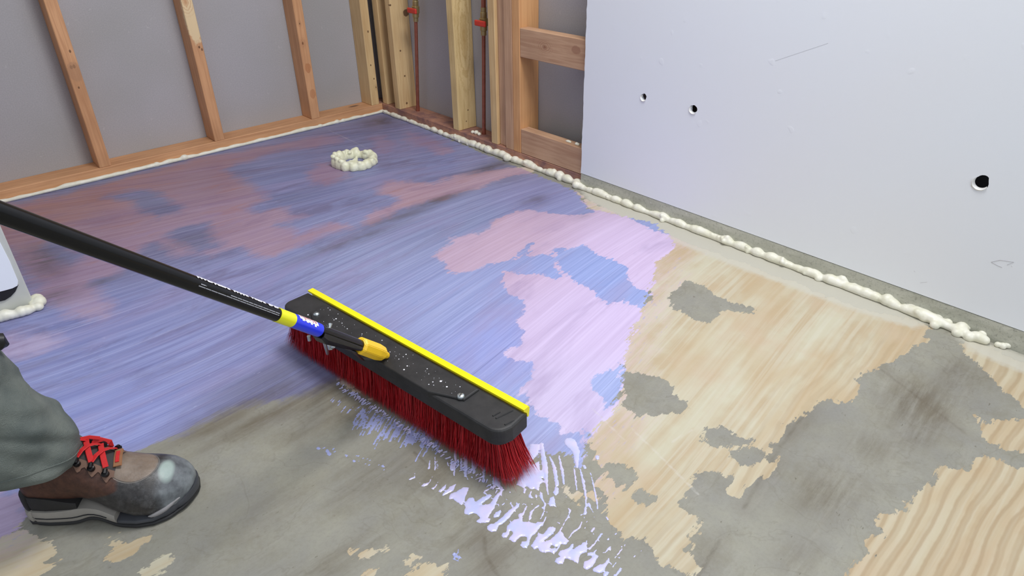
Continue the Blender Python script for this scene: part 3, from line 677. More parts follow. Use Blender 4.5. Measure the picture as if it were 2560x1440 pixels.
# ================================================================== WET COAT SPLASHES IN FRONT OF THE BROOM
ZP = lambda pts: [(1000+x/4, 1120+y/4) for x, y in pts]     # traced in a 4x detail of the photograph
PUD = [
 [(215,380),(235,355),(285,345),(325,285),(300,345),(280,372),(240,388)],[(305,405),(345,385),(385,330),(365,385),(335,415)],[(382,438),(415,400),(470,355),(450,410),(410,445)],
 [(418,475),(450,430),(505,385),(560,360),(530,430),(460,465),(435,482)],
 [(485,500),(500,460),(560,440),(620,400),(640,390),(690,400),(670,450),(650,510),(635,550),(615,575),(590,555),(545,530),(530,505),(500,515)],
 [(640,560),(660,530),(690,500),(730,495),(760,540),(820,490),(905,460),(920,480),(860,530),(800,575),(900,560),(940,490),(1000,430),(1020,400),(1035,420),(985,500),(950,590),(920,640),(880,700),(905,710),(890,745),(830,752),(780,745),(755,735),(800,700),(760,655),(720,655),(690,670),(645,660),(640,630),(655,600)],
 [(870,790),(890,765),(940,755),(1010,700),(1090,620),(1160,570),(1200,550),(1180,600),(1130,650),(1080,710),(1040,750),(990,780),(960,830),(920,842),(880,830)],
 [(930,690),(960,640),(1010,615),(1015,640),(985,690),(940,702)],
 [(1010,880),(1025,855),(1060,840),(1070,780),(1130,720),(1190,710),(1185,660),(1215,650),(1230,740),(1290,735),(1360,760),(1370,740),(1430,740),(1435,780),(1400,790),(1360,850),(1310,890),(1290,960),(1270,1000),(1230,1000),(1200,980),(1215,940),(1265,930),(1270,890),(1225,885),(1180,910),(1160,940),(1120,940),(1090,915),(1095,885),(1125,870),(1120,830),(1095,830),(1090,870),(1065,900),(1035,902)],
 [(1310,985),(1330,940),(1375,880),(1380,840),(1430,870),(1480,800),(1530,785),(1560,800),(1530,860),(1480,900),(1420,945),(1500,920),(1580,840),(1620,840),(1640,880),(1690,930),(1660,965),(1600,960),(1560,990),(1510,965),(1500,1000),(1560,1010),(1610,960),(1590,1010),(1540,1062),(1500,1040),(1450,1052),(1400,1040),(1380,1005),(1340,1018)],
 [(1580,1050),(1600,1030),(1680,1005),(1720,960),(1740,940),(1730,990),(1690,1040),(1780,980),(1850,950),(1870,925),(1865,1045),(1800,1065),(1780,1155),(1720,1125),(1650,1100),(1630,1160),(1590,1165),(1548,1140),(1560,1100),(1620,1090),(1580,1070)],
 [(1830,1190),(1840,1140),(1880,1125),(1930,1080),(1870,1080),(1880,1045),(1930,1040),(1975,1000),(1950,1060),(1990,1080),(1960,1120),(1930,1180),(1880,1220),(1840,1215)],
 [(1920,1215),(1960,1180),(2050,1150),(2080,1100),(2100,1105),(2090,1150),(2060,1180),(2050,1230),(1990,1255),(1930,1235)],
 [(2030,1260),(2060,1230),(2100,1240),(2060,1290),(2030,1290)],[(2120,1290),(2170,1240),(2200,1200),(2220,1210),(2180,1270),(2150,1300)],
 [(1480,560),(1500,500),(1540,480),(1550,540),(1560,590),(1500,580)],[(1530,450),(1550,390),(1590,395),(1590,440),(1560,480)],
 # heavy streaks round the right end of the bristles
 [(1180,320),(1190,230),(1280,80),(1300,-40),(1400,-40),(1380,60),(1310,140),(1320,170),(1390,130),(1400,220),(1450,250),(1440,300),(1410,300),(1440,340),(1400,360),(1390,430),(1350,410),(1300,410),(1260,380),(1240,410),(1200,380),(1165,370)],
 [(920,360),(930,290),(960,280),(990,330),(1010,370),(1040,420),(1010,430),(970,385)],[(1010,320),(1040,290),(1150,280),(1150,310),(1110,340),(1060,325)],
 [(820,340),(825,230),(800,190),(720,130),(720,90),(790,110),(880,170),(890,200),(850,240),(845,340)],
 [(1280,490),(1300,440),(1320,420),(1310,470),(1330,500),(1310,505)],[(1230,450),(1240,400),(1270,405),(1250,450)],[(1350,490),(1360,465),(1375,480),(1370,520)],
 [(1400,430),(1420,450),(1435,520),(1460,560),(1440,660),(1420,700),(1395,720),(1430,640),(1440,560),(1400,500)],
]
THIN = []   # capsules: (points with radius in detail pixels)
def cap(*p): THIN.append(p)
for a in [((550,5,9),(555,110,14),(540,275,7)),((515,130,9),(520,215,18)),((615,-40,14),(660,100,22),(655,280,16)),((612,110,8),(612,210,9)),((730,100,22),(740,250,14)),((762,130,6),(760,200,5)),
          ((297,120,4),(290,205,10)),((350,90,4),(350,220,6)),((372,130,3),(380,205,3)),((478,140,5),(480,180,4)),
          ((1415,-40,20),(1450,190,30),(1470,400,10),(1480,460,8)),((1500,90,8),(1545,200,18),(1570,370,20)),((1590,80,8),(1620,220,16),(1640,360,10)),((1700,-60,60),(1760,30,40),(1770,190,12)),
          ((1740,200,6),(1755,320,10),(1768,420,6)),((1800,210,6),(1835,340,14),(1860,500,10),(1860,560,8),(1850,660,16)),((1905,250,4),(1940,390,8),(1970,550,8),(1975,610,5)),
          ((1890,560,16),(1900,590,10),(1930,640,5)),((1840,180,16),(1850,200,14)),((1970,90,22),(1975,105,18)),((2050,680,8),(2080,715,9)),
          ((1700,625,12),(1690,670,5),(1620,790,6),(1590,850,8)),((1460,690,5),(1430,760,7)),((1300,710,12),(1310,640,12),(1335,620,8)),((1350,600,8),(1385,575,10)),((1210,700,10),(1265,590,9)),
          ((1730,850,8),(1800,790,12),(1820,740,5)),((1690,900,8),(1740,830,6)),((1890,1010,12),(1950,950,9),(2015,860,10)),((1920,830,14),(1940,800,10)),((2080,915,9),(2085,905,6)),((2050,1050,6),(2100,990,8)),((2150,1100,6),(2220,1010,5)),
          ((1590,755,10),(1575,745,6)),((2105,1150,10),(2110,1160,7)),((2130,1190,5),(2160,1150,4)),((100,312,10),(130,300,8)),((235,315,8),(236,318,6)),((200,350,6),(201,352,6)),((145,300,6),(150,250,2)),
          ((720,290,9),(722,300,6)),((675,310,7),(668,290,5)),((905,272,9),(906,276,7)),((1100,445,7),(1101,446,6)),((1025,570,5),(1050,545,4)),((1104,732,8),(1105,733,8)),
          ((850,430,10),(890,410,9)),((840,445,8),(870,470,8)),((1660,490,5),(1661,488,4)),((1940,690,4),(1941,690,4)),((2390,1045,5),(2415,1030,4)),((2320,1110,5),(2350,1075,4)),((1380,1030,0),(1380,1030,0))]: cap(*a)
rnd = random.Random(3)
for i in range(70):
    x = rnd.uniform(900, 2250); y = 330+(x-900)*.42+rnd.uniform(-60, 260); r = rnd.uniform(2.5, 6)
    cap((x, y, r), (x+rnd.uniform(-5, 14), y-rnd.uniform(2, 22), r*.5))
K4 = 1/4/1000.0      # detail pixels to metres on the floor near here (about 1000 px per metre)
def field_mesh(name, sdf, x0, x1, y0, y1, step, hmax, soft, mat, zb=.0002):
    xs = np.arange(x0, x1, step); ys = np.arange(y0, y1, step); X, Y = np.meshgrid(xs, ys, indexing='ij')
    d = sdf(X, Y); h = step*.5
    pos = d > 0; cell = pos[:-1, :-1] | pos[1:, :-1] | pos[1:, 1:] | pos[:-1, 1:]
    gx, gy = np.gradient(d, step, step); g = np.sqrt(gx**2+gy**2)+1e-6
    neg = ~pos; Xn = np.where(neg, X+gx/g*np.minimum(-d, step), X); Yn = np.where(neg, Y+gy/g*np.minimum(-d, step), Y)
    Z = np.where(neg, zb, zb+.0002+hmax*(1-np.exp(-np.maximum(d, 0)/soft)))
    idx = np.arange(X.size).reshape(X.shape); ci, cj = np.nonzero(cell)
    q = np.stack([idx[ci, cj], idx[ci+1, cj], idx[ci+1, cj+1], idx[ci, cj+1]], 1)
    u, inv = np.unique(q, return_inverse=True); V = np.stack([Xn.ravel(), Yn.ravel(), Z.ravel()], 1)[u]
    return mesh_obj(name, V, inv.reshape(-1, 4).tolist(), mat, smooth=True)
def wob(X, Y, k, a):
    return a*(np.sin(X*k+1.3*np.sin(Y*k*.7))*np.cos(Y*k*1.1+1.7*np.sin(X*k*.6)))
pp = [flo(ZP(p)) for p in PUD]
def cap3(c):
    o = []
    for x, y, r in c:
        a = onz(1000+x/4, 1120+y/4); b = onz(1000+(x+r)/4, 1120+y/4); o.append((a[0], a[1], np.linalg.norm(a-b)))
    return o
cc = [cap3(c) for c in THIN]
def sd1(X, Y):
    d = np.full(X.shape, -.05)
    for p in pp: d = np.maximum(d, sdf_poly(p, X, Y, .05))
    for c in cc: d = np.maximum(d, sdf_line(c, X, Y, clip=.05))
    return d+wob(X, Y, 420, .0007)+wob(X, Y, 900, .0003)-.0002
q = NT('wet_lavender_coat'); t = q.tex()
M_wet = q.out(q.mix(q.rng(q.noise(t, 30, 3), .4, .6), lin(212, 205, 240), lin(196, 200, 242)), .18)
allp = np.array([v for p in pp for v in p]+[(v[0], v[1]) for c in cc for v in c])
o = field_mesh('coating_splash', sd1, allp[:, 0].min()-.02, allp[:, 0].max()+.02, allp[:, 1].min()-.02, allp[:, 1].max()+.02, .0016, .0011, .0022, M_wet)
tag(o, 'wet lavender splashes and drips on bare concrete in front of the broom', 'liquid', kind='stuff')
# thin bluish brush marks to the left of the splash
SM = []
rs_ = random.Random(11)
for i in range(95):
    u = rs_.random(); x = 885+u*200+rs_.uniform(-8, 8); y = 1062+u*62+rs_.gauss(0, 13); L = rs_.uniform(18, 46)*(.6+.7*math.sin(math.pi*u)); wpx = rs_.uniform(.8, 1.7)
    SM.append([(x, y, wpx*1.3), (x+L*.2, y-L*.4, wpx), (x+L*.52, y-L*.9, wpx*.2)])
for i in range(26):
    u = rs_.random(); x = 825+u*120; y = 1010+u*45+rs_.gauss(0, 9); L = rs_.uniform(8, 20); SM.append([(x, y, 1.0), (x+L*.7, y-L*.8, .3)])
for i in range(22):
    u = rs_.random(); x = 790+u*170; y = 1118+u*48+rs_.gauss(0, 6); r = rs_.uniform(.8, 2.2); SM.append([(x, y, r), (x+2, y-1, r)])
for x, y, r in ((822,1134,5),(818,1128,4),(795,1120,4),(884,1152,3),(1142,1398,0)): SM.append([(x, y, r), (x+2, y+2, r)])
for i in range(16):
    x = 1145+rs_.gauss(0, 6); y = 1390+rs_.gauss(0, 11); a = rs_.uniform(0, 6.28); SM.append([(x, y, .8), (x+7*math.cos(a), y+7*math.sin(a), .6)])
def capw(c): 
    o = []
    for x, y, r in c:
        a = onz(x, y); b = onz(x+r, y); o.append((a[0], a[1], np.linalg.norm(a-b)))
    return o
sm = [capw(c) for c in SM]
def sd2(X, Y):
    d = np.full(X.shape, -.03)
    for c in sm: d = np.maximum(d, sdf_line(c, X, Y, clip=.03))
    return d+wob(X, Y, 500, .0006)
M_wet2 = NT('thin_blue_coat'); M_wet2 = M_wet2.out(M_wet2.mix(M_wet2.noise(M_wet2.tex(), 300, 3), lin(150, 158, 205), lin(176, 182, 228)), .3)
a2 = np.array([(v[0], v[1]) for c in sm for v in c])
o = field_mesh('coating_smear', sd2, a2[:, 0].min()-.01, a2[:, 0].max()+.01, a2[:, 1].min()-.01, a2[:, 1].max()+.01, .0016, .0004, .001, M_wet2)
tag(o, 'thin blue brushed flecks on concrete below the red bristles', 'liquid', kind='stuff')

# ================================================================== BROOM
ZT, ZB = .116, .082
b0, b1 = onz(775, 730, ZT), onz(1312, 1028, ZT); f0, f1 = onz(703, 764, ZT), onz(1240, 1082, ZT)
O = Vector(b0); Uv = (Vector(b1)-O); LB = Uv.length; Uv.normalize(); Wv = Vector((0, 0, 1)); Vv = Wv.cross(Uv)
if Vv.dot(Vector(f0)-O) < 0: Vv = -Vv
O.z = 0
uv = lambda p: ((Vector(p)-O).dot(Uv), (Vector(p)-O).dot(Vv))
B = lambda u, v, z: O+Uv*u+Vv*v+Wv*z
F0, F1 = uv(f0), uv(f1); WB = (F0[1]+F1[1])/2
print('broom', LB, WB, F0, F1)
root = thing('push_broom', 'push broom with red bristles, black head and black handle on the wet coating', 'broom', B(LB/2, WB/2, 0))
M_bk = NT('black_plastic'); t = M_bk.tex()
c = M_bk.mix(M_bk.rng(M_bk.noise(t, 25, 4, .7), .35, .7), lin(32, 32, 34), lin(50, 49, 50)); M_bk.bump(M_bk.noise(t, 900, 2), .35, .0005); M_bk = M_bk.out(c, .55)
M_pole = simple('black_pole_paint', (13, 13, 15), .22, var=.1, bump=.03, spec=.35)
M_steel = simple('black_steel', (26, 26, 28), .35, var=.1)
M_zinc = simple('zinc_plated_steel', (200, 208, 212), .3, metal=.9, var=.12)
M_yel = simple('yellow_plastic', (250, 236, 20), .4, var=.03)
M_yor = simple('amber_plastic', (252, 204, 40), .38, var=.03)
M_blu = simple('blue_label', (48, 66, 240), .25, var=.03)
M_ylab = simple('yellow_label', (240, 240, 40), .25, var=.03)
M_wht = simple('white_print', (236, 236, 244), .35, var=.04)
M_gpr = simple('grey_print', (160, 162, 172), .35, var=.04)
M_rpr = simple('red_print', (220, 120, 110), .35, var=.04)
def arc(cx, cy_, r, a0, a1, n=6): return [(cx+r*math.cos(math.radians(a0+(a1-a0)*i/n)), cy_+r*math.sin(math.radians(a0+(a1-a0)*i/n))) for i in range(n+1)]
E0, E1 = F0[0]+.006, F1[0]   # front ends
fr = (O, Uv, Vv, Wv)
s0 = -.004; s1 = LB+.006
out = [(s0, .002), (s1, .002), (s1+.003, WB-.030)] + arc(s1-.025, WB-.026, .026, 10, 90) + arc(s0+.020, WB-.022, .022, 90, 175) + []
bm_obj('head_block', prism_bm(out, ZB, ZT, frame=fr, bev=.006), M_bk, root)
# raised mounting pad between the two screws
su0 = uv(onz(791, 787, ZT)); su1 = uv(onz(1152, 991, ZT))
pad = [(su0[0]-.012, .010), (su1[0]+.014, .010), (su1[0]+.014, su1[1]+.006), (su1[0]-.012, su1[1]+.016), (su1[0]-.05, WB+.001), (su0[0]+.05, WB+.001), (su0[0]+.012, su0[1]+.018), (su0[0]-.012, su0[1]+.006)]
bm_obj('mounting_pad', prism_bm(pad, ZT-.012, ZT+.0045, frame=fr, bev=.003), M_bk, root)
# moulded recess marks at the near end
bm = bmesh.new()
for a, b_ in (((1240,1046),(1282,1026)),((1262,1062),(1285,1050)),((1232,1040),(1250,1030))):
    tube_bm([Vector(onz(*a, ZT+.0004)), Vector(onz(*b_, ZT+.0004))], .0016, 6, bm)
bm_obj('moulded_rib', bm, M_bk, root)
# yellow scraper strip along the back edge
st = [(-.004, ZT-.016), (-.001, ZT-.016), (.001, ZT-.006), (.0085, ZT+.001), (.0085, ZT+.005), (-.0045, ZT+.0052), (-.0065, ZT+.001)]
prof = [(v-.005, z) for v, z in st]
bm_obj('scraper_strip', prism_bm([(v, z) for v, z in prof], -.002, LB+.001, frame=(O, Vv, Wv, Uv), bev=0), M_yel, root)
# bristles
q = NT('red_bristle'); rnd_ = q.attr('shade')
M_br = q.out(q.mix(rnd_, lin(128, 3, 14), lin(196, 10, 26)), .55)
def bristles():
    vs = []; fs = []; sh = []; R = random.Random(5)
    rows = 9; cols = 130
    u0, u1, v0, v1 = .010, LB-.004, .010, WB-.010
    for i in range(cols):
        for j in range(rows):
            cu = u0+(u1-u0)*(i+.5)/cols; cv = v0+(v1-v0)*(j+.5)/rows
            tl = R.uniform(.5, 1)
            fe = max(0, (cu-(u1-.05))/.05)**2-max(0, ((u0+.05)-cu)/.05)**2
            fv = (cv-(v0+v1)/2)/((v1-v0)/2)
            nper = 30
            for k in range(nper):
                a = R.uniform(0, 6.28); r = R.uniform(0, .0050)
                bu, bv = cu+r*math.cos(a), cv+r*math.sin(a)
                du = fe*.030+R.gauss(0, .0062); dv = fv*.010+R.gauss(0, .0035)-.002
                ln = R.uniform(0, .003) if R.random() < .85 else R.uniform(.002, .010)
                w_ = .0005; th = R.uniform(0, 3.14); ex = Uv*math.cos(th)*w_+Vv*math.sin(th)*w_
                p0 = B(bu, bv, ZB+.001); p1 = B(bu+du*.45, bv+dv*.45, ZB*.5); p2 = B(bu+du*1.1, bv+dv*1.1, ln)
                n = len(vs); vs += [p0-ex, p0+ex, p1+ex, p1-ex, p2]; fs += [(n, n+1, n+2, n+3), (n+3, n+2, n+4)]
                s_ = min(1, max(0, .35*tl+R.uniform(0, .65))); sh += [s_]*5
    o = mesh_obj('bristles', vs, fs, M_br, root, origin=B(LB/2, WB/2, 0)); o.data.attributes.new('shade', 'FLOAT', 'POINT').data.foreach_set('value', sh)
    return tag(o, kind='stuff')
bristles()
bm_obj('bristle_core', prism_bm([(.014, .014), (LB-.008, .014), (LB-.008, WB-.014), (.014, WB-.014)], .016, ZB+.002, frame=(O, Uv, Vv, Wv)), simple('red_bristle_core', (120, 5, 16), .7), root)
# screws
def screw(px, z, r=.0078):
    p = Vector(onz(*px, z)); n = Wv
    o = bm_obj('screw', tube_bm([p-n*.002, p+n*.0012, p+n*.0032, p+n*.0045], [r, r, r*.85, r*.45], 18), M_zinc, root)
    a = random.uniform(0, 3); d = Vector((math.cos(a), math.sin(a), 0))*r*.7
    bm_obj('screw_slot', tube_bm([p-d+n*.0040, p+d+n*.0040], .0010, 6), M_bk, o)
screw((791, 786), ZT+.0045, .0062); screw((1152, 991), ZT+.0045, .0068)
# handle
HE = Vector(onz(955, 884, .137)); HB = Vector(atd(0, 531, .655)); hd = (HB-HE).normalized(); HR = .0105
def at_px(x):       # distance along the handle whose picture x is x
    lo, hi = -.05, 1.2
    for _ in range(50):
        mid = (lo+hi)/2; p = np.array(HE+hd*mid)-CP; X = 1280+F*(p@rt)/(p@fw)
        if X > x: lo = mid
        else: hi = mid
    return mid
sA, sB_, sC, sD = at_px(899), at_px(796), at_px(728), at_px(690)
print('handle', sA, sB_, sC, sD)
H = lambda s: HE+hd*s
handle = bm_obj('handle', tube_bm([H(sA-.02), H(sB_), H(sD), H(.35), H(.38), H(.6), H(.95)], [.0100, .0100, HR, HR, HR, HR*1.02, HR*1.04], 28), M_pole, root, smooth=True)
bm_obj('yellow_band', tube_bm([H(sC), H(sD)], HR+.0005, 28), M_ylab, handle, smooth=True)
bm_obj('blue_band', tube_bm([H(sB_), H(sC)], HR+.0005, 28), M_blu, handle, smooth=True)
# print wrapped on the pole: strips laid on the curved surface
ha = hd.cross((Vector(CP)-H(.3)).normalized()).normalized(); hb = ha.cross(hd).normalized()
if hb.dot(Vector(CP)-H(.3)) < 0: hb = -hb
if ha.z < 0: ha = -ha
def patch(bm, s0, s1, a0, a1, r=HR+.0007, n=3, skew=0):
    """strip on the pole from arc position a0 to a1 (degrees, 90 = upper edge as seen)"""
    rows = []
    for i in range(n+1):
        a = math.radians(a0+(a1-a0)*i/n); d = ha*math.sin(a)+hb*math.cos(a); k = skew*(i/n-.5)
        rows.append([bm.verts.new(H(s0+k)+d*r), bm.verts.new(H(s1+k)+d*r)])
    for p, q_ in zip(rows[:-1], rows[1:]): bm.faces.new((p[0], p[1], q_[1], q_[0]))
# broken white capitals, too worn to read, near the upper edge of the pole
bm = bmesh.new(); s = at_px(478); sE = sD+.004; R = random.Random(9); gaps = {10, 16, 22}
span = s-sE; ncell = 27; wc = span/ncell
for i in range(ncell):
    a = s-i*wc
    if i in gaps: continue
    form = R.randrange(4); lo_, hi_ = 51+R.uniform(0, 5), 79-R.uniform(0, 4)
    patch(bm, a, a-wc*(.40 if form else .9), lo_, hi_)
    patch(bm, a-wc*.38, a-wc*.93, lo_+(9 if form in (1, 3) else 1), hi_-(7 if form == 2 else 0))
bm_obj('white_lettering', bm, M_wht, handle)
bm = bmesh.new()
def rowp(x0, x1, a0, a1, cut):
    sa, sb = at_px(x0), at_px(x1); R = random.Random(int(x0)); p = sa
    while p > sb:
        L = R.uniform(.006, .016); patch(bm, p, max(p-L, sb), a0, a1, n=1); p -= L+cut
rowp(482, 684, -2, 4, .0007); rowp(561, 684, 12, 18, .0009); rowp(486, 500, 14, 20, .001)
bm_obj('small_lettering', bm, M_gpr, handle)
# worn emblem on the blue band: ragged white shape with red letters on it
bm = bmesh.new(); n = 9; q0, q1 = at_px(736), at_px(782)
for i in range(n):
    a = q0+(q1-q0)*i/n; b_ = q0+(q1-q0)*(i+1.02)/n
    patch(bm, a, b_, [40, 28, 34, 26, 32, 22, 34, 16, 30][i], 88, r=HR+.0009)
bm_obj('white_emblem', bm, M_wht, handle)
bm = bmesh.new()
for i in range(6):
    a = q0+(q1-q0)*(i+.6)/7; L = (q1-q0)/7
    patch(bm, a, a+L*(.35+.3*(i % 3)/2), 62-6*(i % 2), 76+4*((i+1) % 2), r=HR+.0011, skew=.003)
    if i in (1, 4, 5): patch(bm, a+L*.3, a+L*.6, 40+4*i/5, 56, r=HR+.0011, skew=-.002)
bm_obj('red_emblem_lettering', bm, M_rpr, handle)
# steel brace: flat-bottomed cradle under the handle end
br0, br1 = H(sA-.004), H(sB_-.006); dn = -hb if hb.z > 0 else hb
side = hb; dnv = -ha
if dnv.z > 0: dnv = -dnv
bm = bmesh.new(); prof = [(-.0115, .002), (-.0125, -.006), (-.010, -.0125), (.010, -.0125), (.0125, -.006), (.0115, .002), (.0105, .002), (.0108, -.005), (.0085, -.0108), (-.0085, -.0108), (-.0108, -.005), (-.0105, .002)]
rows = []
for s_, k in ((sA+.004, .45), (sA+.05, .9), (sB_-.018, 1.15), (sB_-.004, .7)):
    rows.append([bm.verts.new(H(s_)+side*u*1.0+(-dnv)*(v*1.0*(k if v < 0 else 1)-.003)) for u, v in prof])
for a, b_ in zip(rows[:-1], rows[1:]):
    for k in range(len(prof)): bm.faces.new((a[k], a[(k+1) % 12], b_[(k+1) % 12], b_[k]))
bm.faces.new(rows[0]); bm.faces.new(rows[-1])
brace = bm_obj('brace', bm, M_steel, root)
# brace foot plate that reaches the block
ft = Vector(onz(900, 905, ZT+.002)); fb = H(sB_-.02)+dnv*.013
Wd = Uv*.004
bm = bmesh.new()
pts = [H(sB_-.012)+dnv*.010, H(sA+.01)+dnv*.013, Vector(onz(905, 898, ZT+.006)), Vector(onz(960, 900, ZT+.005))]
for i, p in enumerate(pts): pass
tube_bm(pts, .0065, 8, bm, flat=.35)
bm_obj('brace_foot', bm, M_steel, root)
# bolt and wing nut that hang under the brace
bp = H(sB_-.022)
bm_obj('bolt', tube_bm([bp+side*-.002+(-dnv)*.0145, bp+(-dnv)*.012, bp+dnv*.012, Vector(onz(819, 884, .095))], [.0052, .0030, .0030, .0030], 10), M_zinc, root, smooth=True)
wn = Vector(onz(826, 866, .105))
bm = bmesh.new(); tube_bm([wn+Wv*.005, wn-Wv*.005], .0062, 6, bm)
for sgn in (-1, 1): tube_bm([wn, wn+Uv*.010*sgn+Wv*.003, wn+Uv*.014*sgn+Wv*.005], [.0030, .0036, .002], 8, bm)
bm_obj('wing_nut', bm, M_zinc, root)
bh = Vector(onz(843, 849, .15)); bm_obj('bolt_head', tube_bm([bh+dnv*.003, bh, bh-dnv*.003, bh-dnv*.0045], [.0065, .0068, .005, .002], 14), M_zinc, root, smooth=True)
sb = Vector(onz(773, 846, .088)); bm_obj('bolt', tube_bm([sb+Wv*.006, sb-Wv*.005], .0040, 8), M_zinc, root)
# amber socket the pole end screws into
bm = bmesh.new(); n8 = 8
sZ = at_px(968); dS = sA-sZ; print('socket', dS)
secs = [(sA+.001, .0128), (sA-.002, .0160), (sA-dS*.55, .0165), (sA-dS*.78, .0140), (sA-dS*.8, .0085), (sA-dS, .0065)]
rows = []
for s_, r in secs:
    rows.append([bm.verts.new(H(s_)+(side*math.cos(t_)*1.0+dnv*math.sin(t_))*r) for t_ in [2*math.pi*(k+.5)/n8 for k in range(n8)]])
for a, b_ in zip(rows[:-1], rows[1:]):
    for k in range(n8): bm.faces.new((a[k], a[(k+1) % n8], b_[(k+1) % n8], b_[k]))
bm.faces.new(rows[0]); bm.faces.new(rows[-1])
bmesh.ops.bevel(bm, geom=list(bm.edges), offset=.0012, segments=2, affect='EDGES')
bm_obj('threaded_socket', bm, M_yor, root)
# drops of coating on the block
bm = bmesh.new(); R = random.Random(21)
spk = [(770,787,2.6),(840,797,3),(835,800,2),(825,775,1.8),(855,808,2),(868,822,2),(900,790,1.8),(930,800,2),(955,851,2),(965,846,1.5),(994,856,2.2),(1007,868,2),(1015,886,2.4),(1008,892,1.6),(997,898,1.8),(1018,915,2.5),(1010,924,3),(1068,922,2),(1072,935,1.6),(1102,953,4),(1117,967,3),(1072,961,2),(1082,955,2.2),(1084,963,1.6),(1145,948,2),(1150,967,1.8),(870,840,1.5),(905,835,1.8),(975,880,1.8),(990,890,1.4),(820,770,1.5),(845,785,1.5)]
for i in range(60): x = R.uniform(800, 1140); spk.append((x, 775+(x-800)*.56+R.gauss(0, 18), R.uniform(.4, 1.0)))
for x, y, r in spk:
    p = Vector(onz(x, y, ZT+.0046)); rr = r*.00062
    u_, v_ = uv(p)
    if not (.016 < v_ < WB-.008): continue
    tube_bm([p-Wv*.0006, p+Wv*.0003, p+Wv*.0007], [rr, rr*.9, rr*.4], 8, bm)
tag(bm_obj('paint_drops', bm, M_wht, root), kind='stuff')
# frayed wet tips where bristles meet the coating
bm = bmesh.new()
for i in range(170):
    u_ = R.uniform(.28*LB, LB+.01); p = B(u_, WB+R.uniform(.0, .011), 0); d = Vv*R.uniform(.003, .010)+Uv*R.uniform(-.004, .004); r = R.uniform(.0008, .0020)
    tube_bm([p+Wv*.001, p+d+Wv*.0015], [r, r*.4], 5, bm)
tag(bm_obj('wet_drops', bm, M_wet, root), kind='stuff')

# ================================================================== PERSON (lower leg and boot)
PL = (-1.60, -1.62, 0)
person = thing('person', 'person in grey-green work trousers and brown work boot, only lower leg in view', 'person', PL)
q = NT('grey_green_canvas'); t = q.tex()
c = q.mix(q.rng(q.noise(t, 18, 4), .35, .7), lin(84, 92, 90), lin(112, 118, 112)); 
wv1 = q.noise(q.vmul(t, (1, 1, 1)), 900, 1)
q.bump(q.math('ADD', wv1, q.math('MULTIPLY', q.noise(t, 30, 4, .6, .8), 2.5)), .5, .0022); M_tr = q.out(c, .85)
# trouser leg: rings from the hem upwards
def hemz(a): return .122-.024*math.cos(a)-.016*math.sin(a)
def legf(a, h):
    """fold pattern; h is the height above the hem"""
    ca, sa_ = math.cos(a), math.sin(a)
    f = 1+sstep(.34, .02, h)*(.045*math.sin(3.0*a+h*40+.6)+.030*math.sin(5*a-h*70+1.2)+.014*math.sin(9*a+h*110))
    f += .10*math.exp(-((h-.105+.04*sa_)/.017)**2)*max(0, ca)**.5*sstep(-.1, .5, ca)
    f -= .05*math.exp(-((h-.070+.045*math.sin(a+1.1))/.010)**2)+.045*math.exp(-((h-.128-.05*math.cos(a+.7))/.011)**2)
    return f
def trouser():
    bm = bmesh.new(); N = 96; rings = []
    # (height above hem, centre x, centre y, rx, ry)
    prof = [(0, -1.657, -1.602, .080, .080), (.008, -1.657, -1.602, .084, .084), (.03, -1.658, -1.602, .086, .086), (.06, -1.660, -1.602, .086, .086), (.09, -1.664, -1.602, .082, .083),
            (.11, -1.671, -1.602, .078, .080), (.14, -1.681, -1.601, .078, .080), (.19, -1.693, -1.600, .080, .082), (.25, -1.706, -1.598, .085, .086), (.33, -1.724, -1.596, .092, .092), (.44, -1.750, -1.594, .10, .10), (.60, -1.79, -1.59, .108, .108)]
    zs = []
    for (a, b_) in zip(prof[:-1], prof[1:]):
        for k in range(5): zs.append(tuple(a[i]+(b_[i]-a[i])*k/5 for i in range(5)))
    zs.append(prof[-1])
    def ring(h, cx, cy_, rx, ry, inset=0.0):
        r_ = []
        for k in range(N):
            a = 2*math.pi*k/N; f = legf(a, h)-inset
            r_.append(bm.verts.new((cx+rx*f*math.cos(a), cy_+ry*f*math.sin(a), hemz(a)+h)))
        return r_
    rings = [ring(.05, *prof[0][1:], inset=.12), ring(.012, *prof[0][1:], inset=.06)]+[ring(*p) for p in zs]
    for a, b_ in zip(rings[:-1], rings[1:]):
        for k in range(N): bm.faces.new((a[k], a[(k+1) % N], b_[(k+1) % N], b_[k]))
    return bm
tr = bm_obj('trouser_leg', trouser(), M_tr, person, smooth=True)
# hem stitching ridge
bm = bmesh.new(); P = []
for k in range(73):
    a = 2*math.pi*k/72; f = legf(a, .022)+.004
    P.append((-1.6575+.0853*f*math.cos(a), -1.602+.0853*f*math.sin(a), hemz(a)+.022))
bm_obj('hem_seam', tube_bm(P, .0009, 5, cap=False), M_tr, tr, smooth=True)
# knee pad strap glimpsed at the frame edge
kp = Vector(ony(-4, 850, -1.62)); bm = bmesh.new(); tube_bm([kp+Vector((-.16, .0, .02)), kp+Vector((-.03, 0, .006)), kp+Vector((.003, 0, -.004)), kp+Vector((.006, 0, -.012))], [.03, .018, .012, .004], 14, bm)
bm_obj('knee_pad_strap', bm, M_black, person, smooth=True)

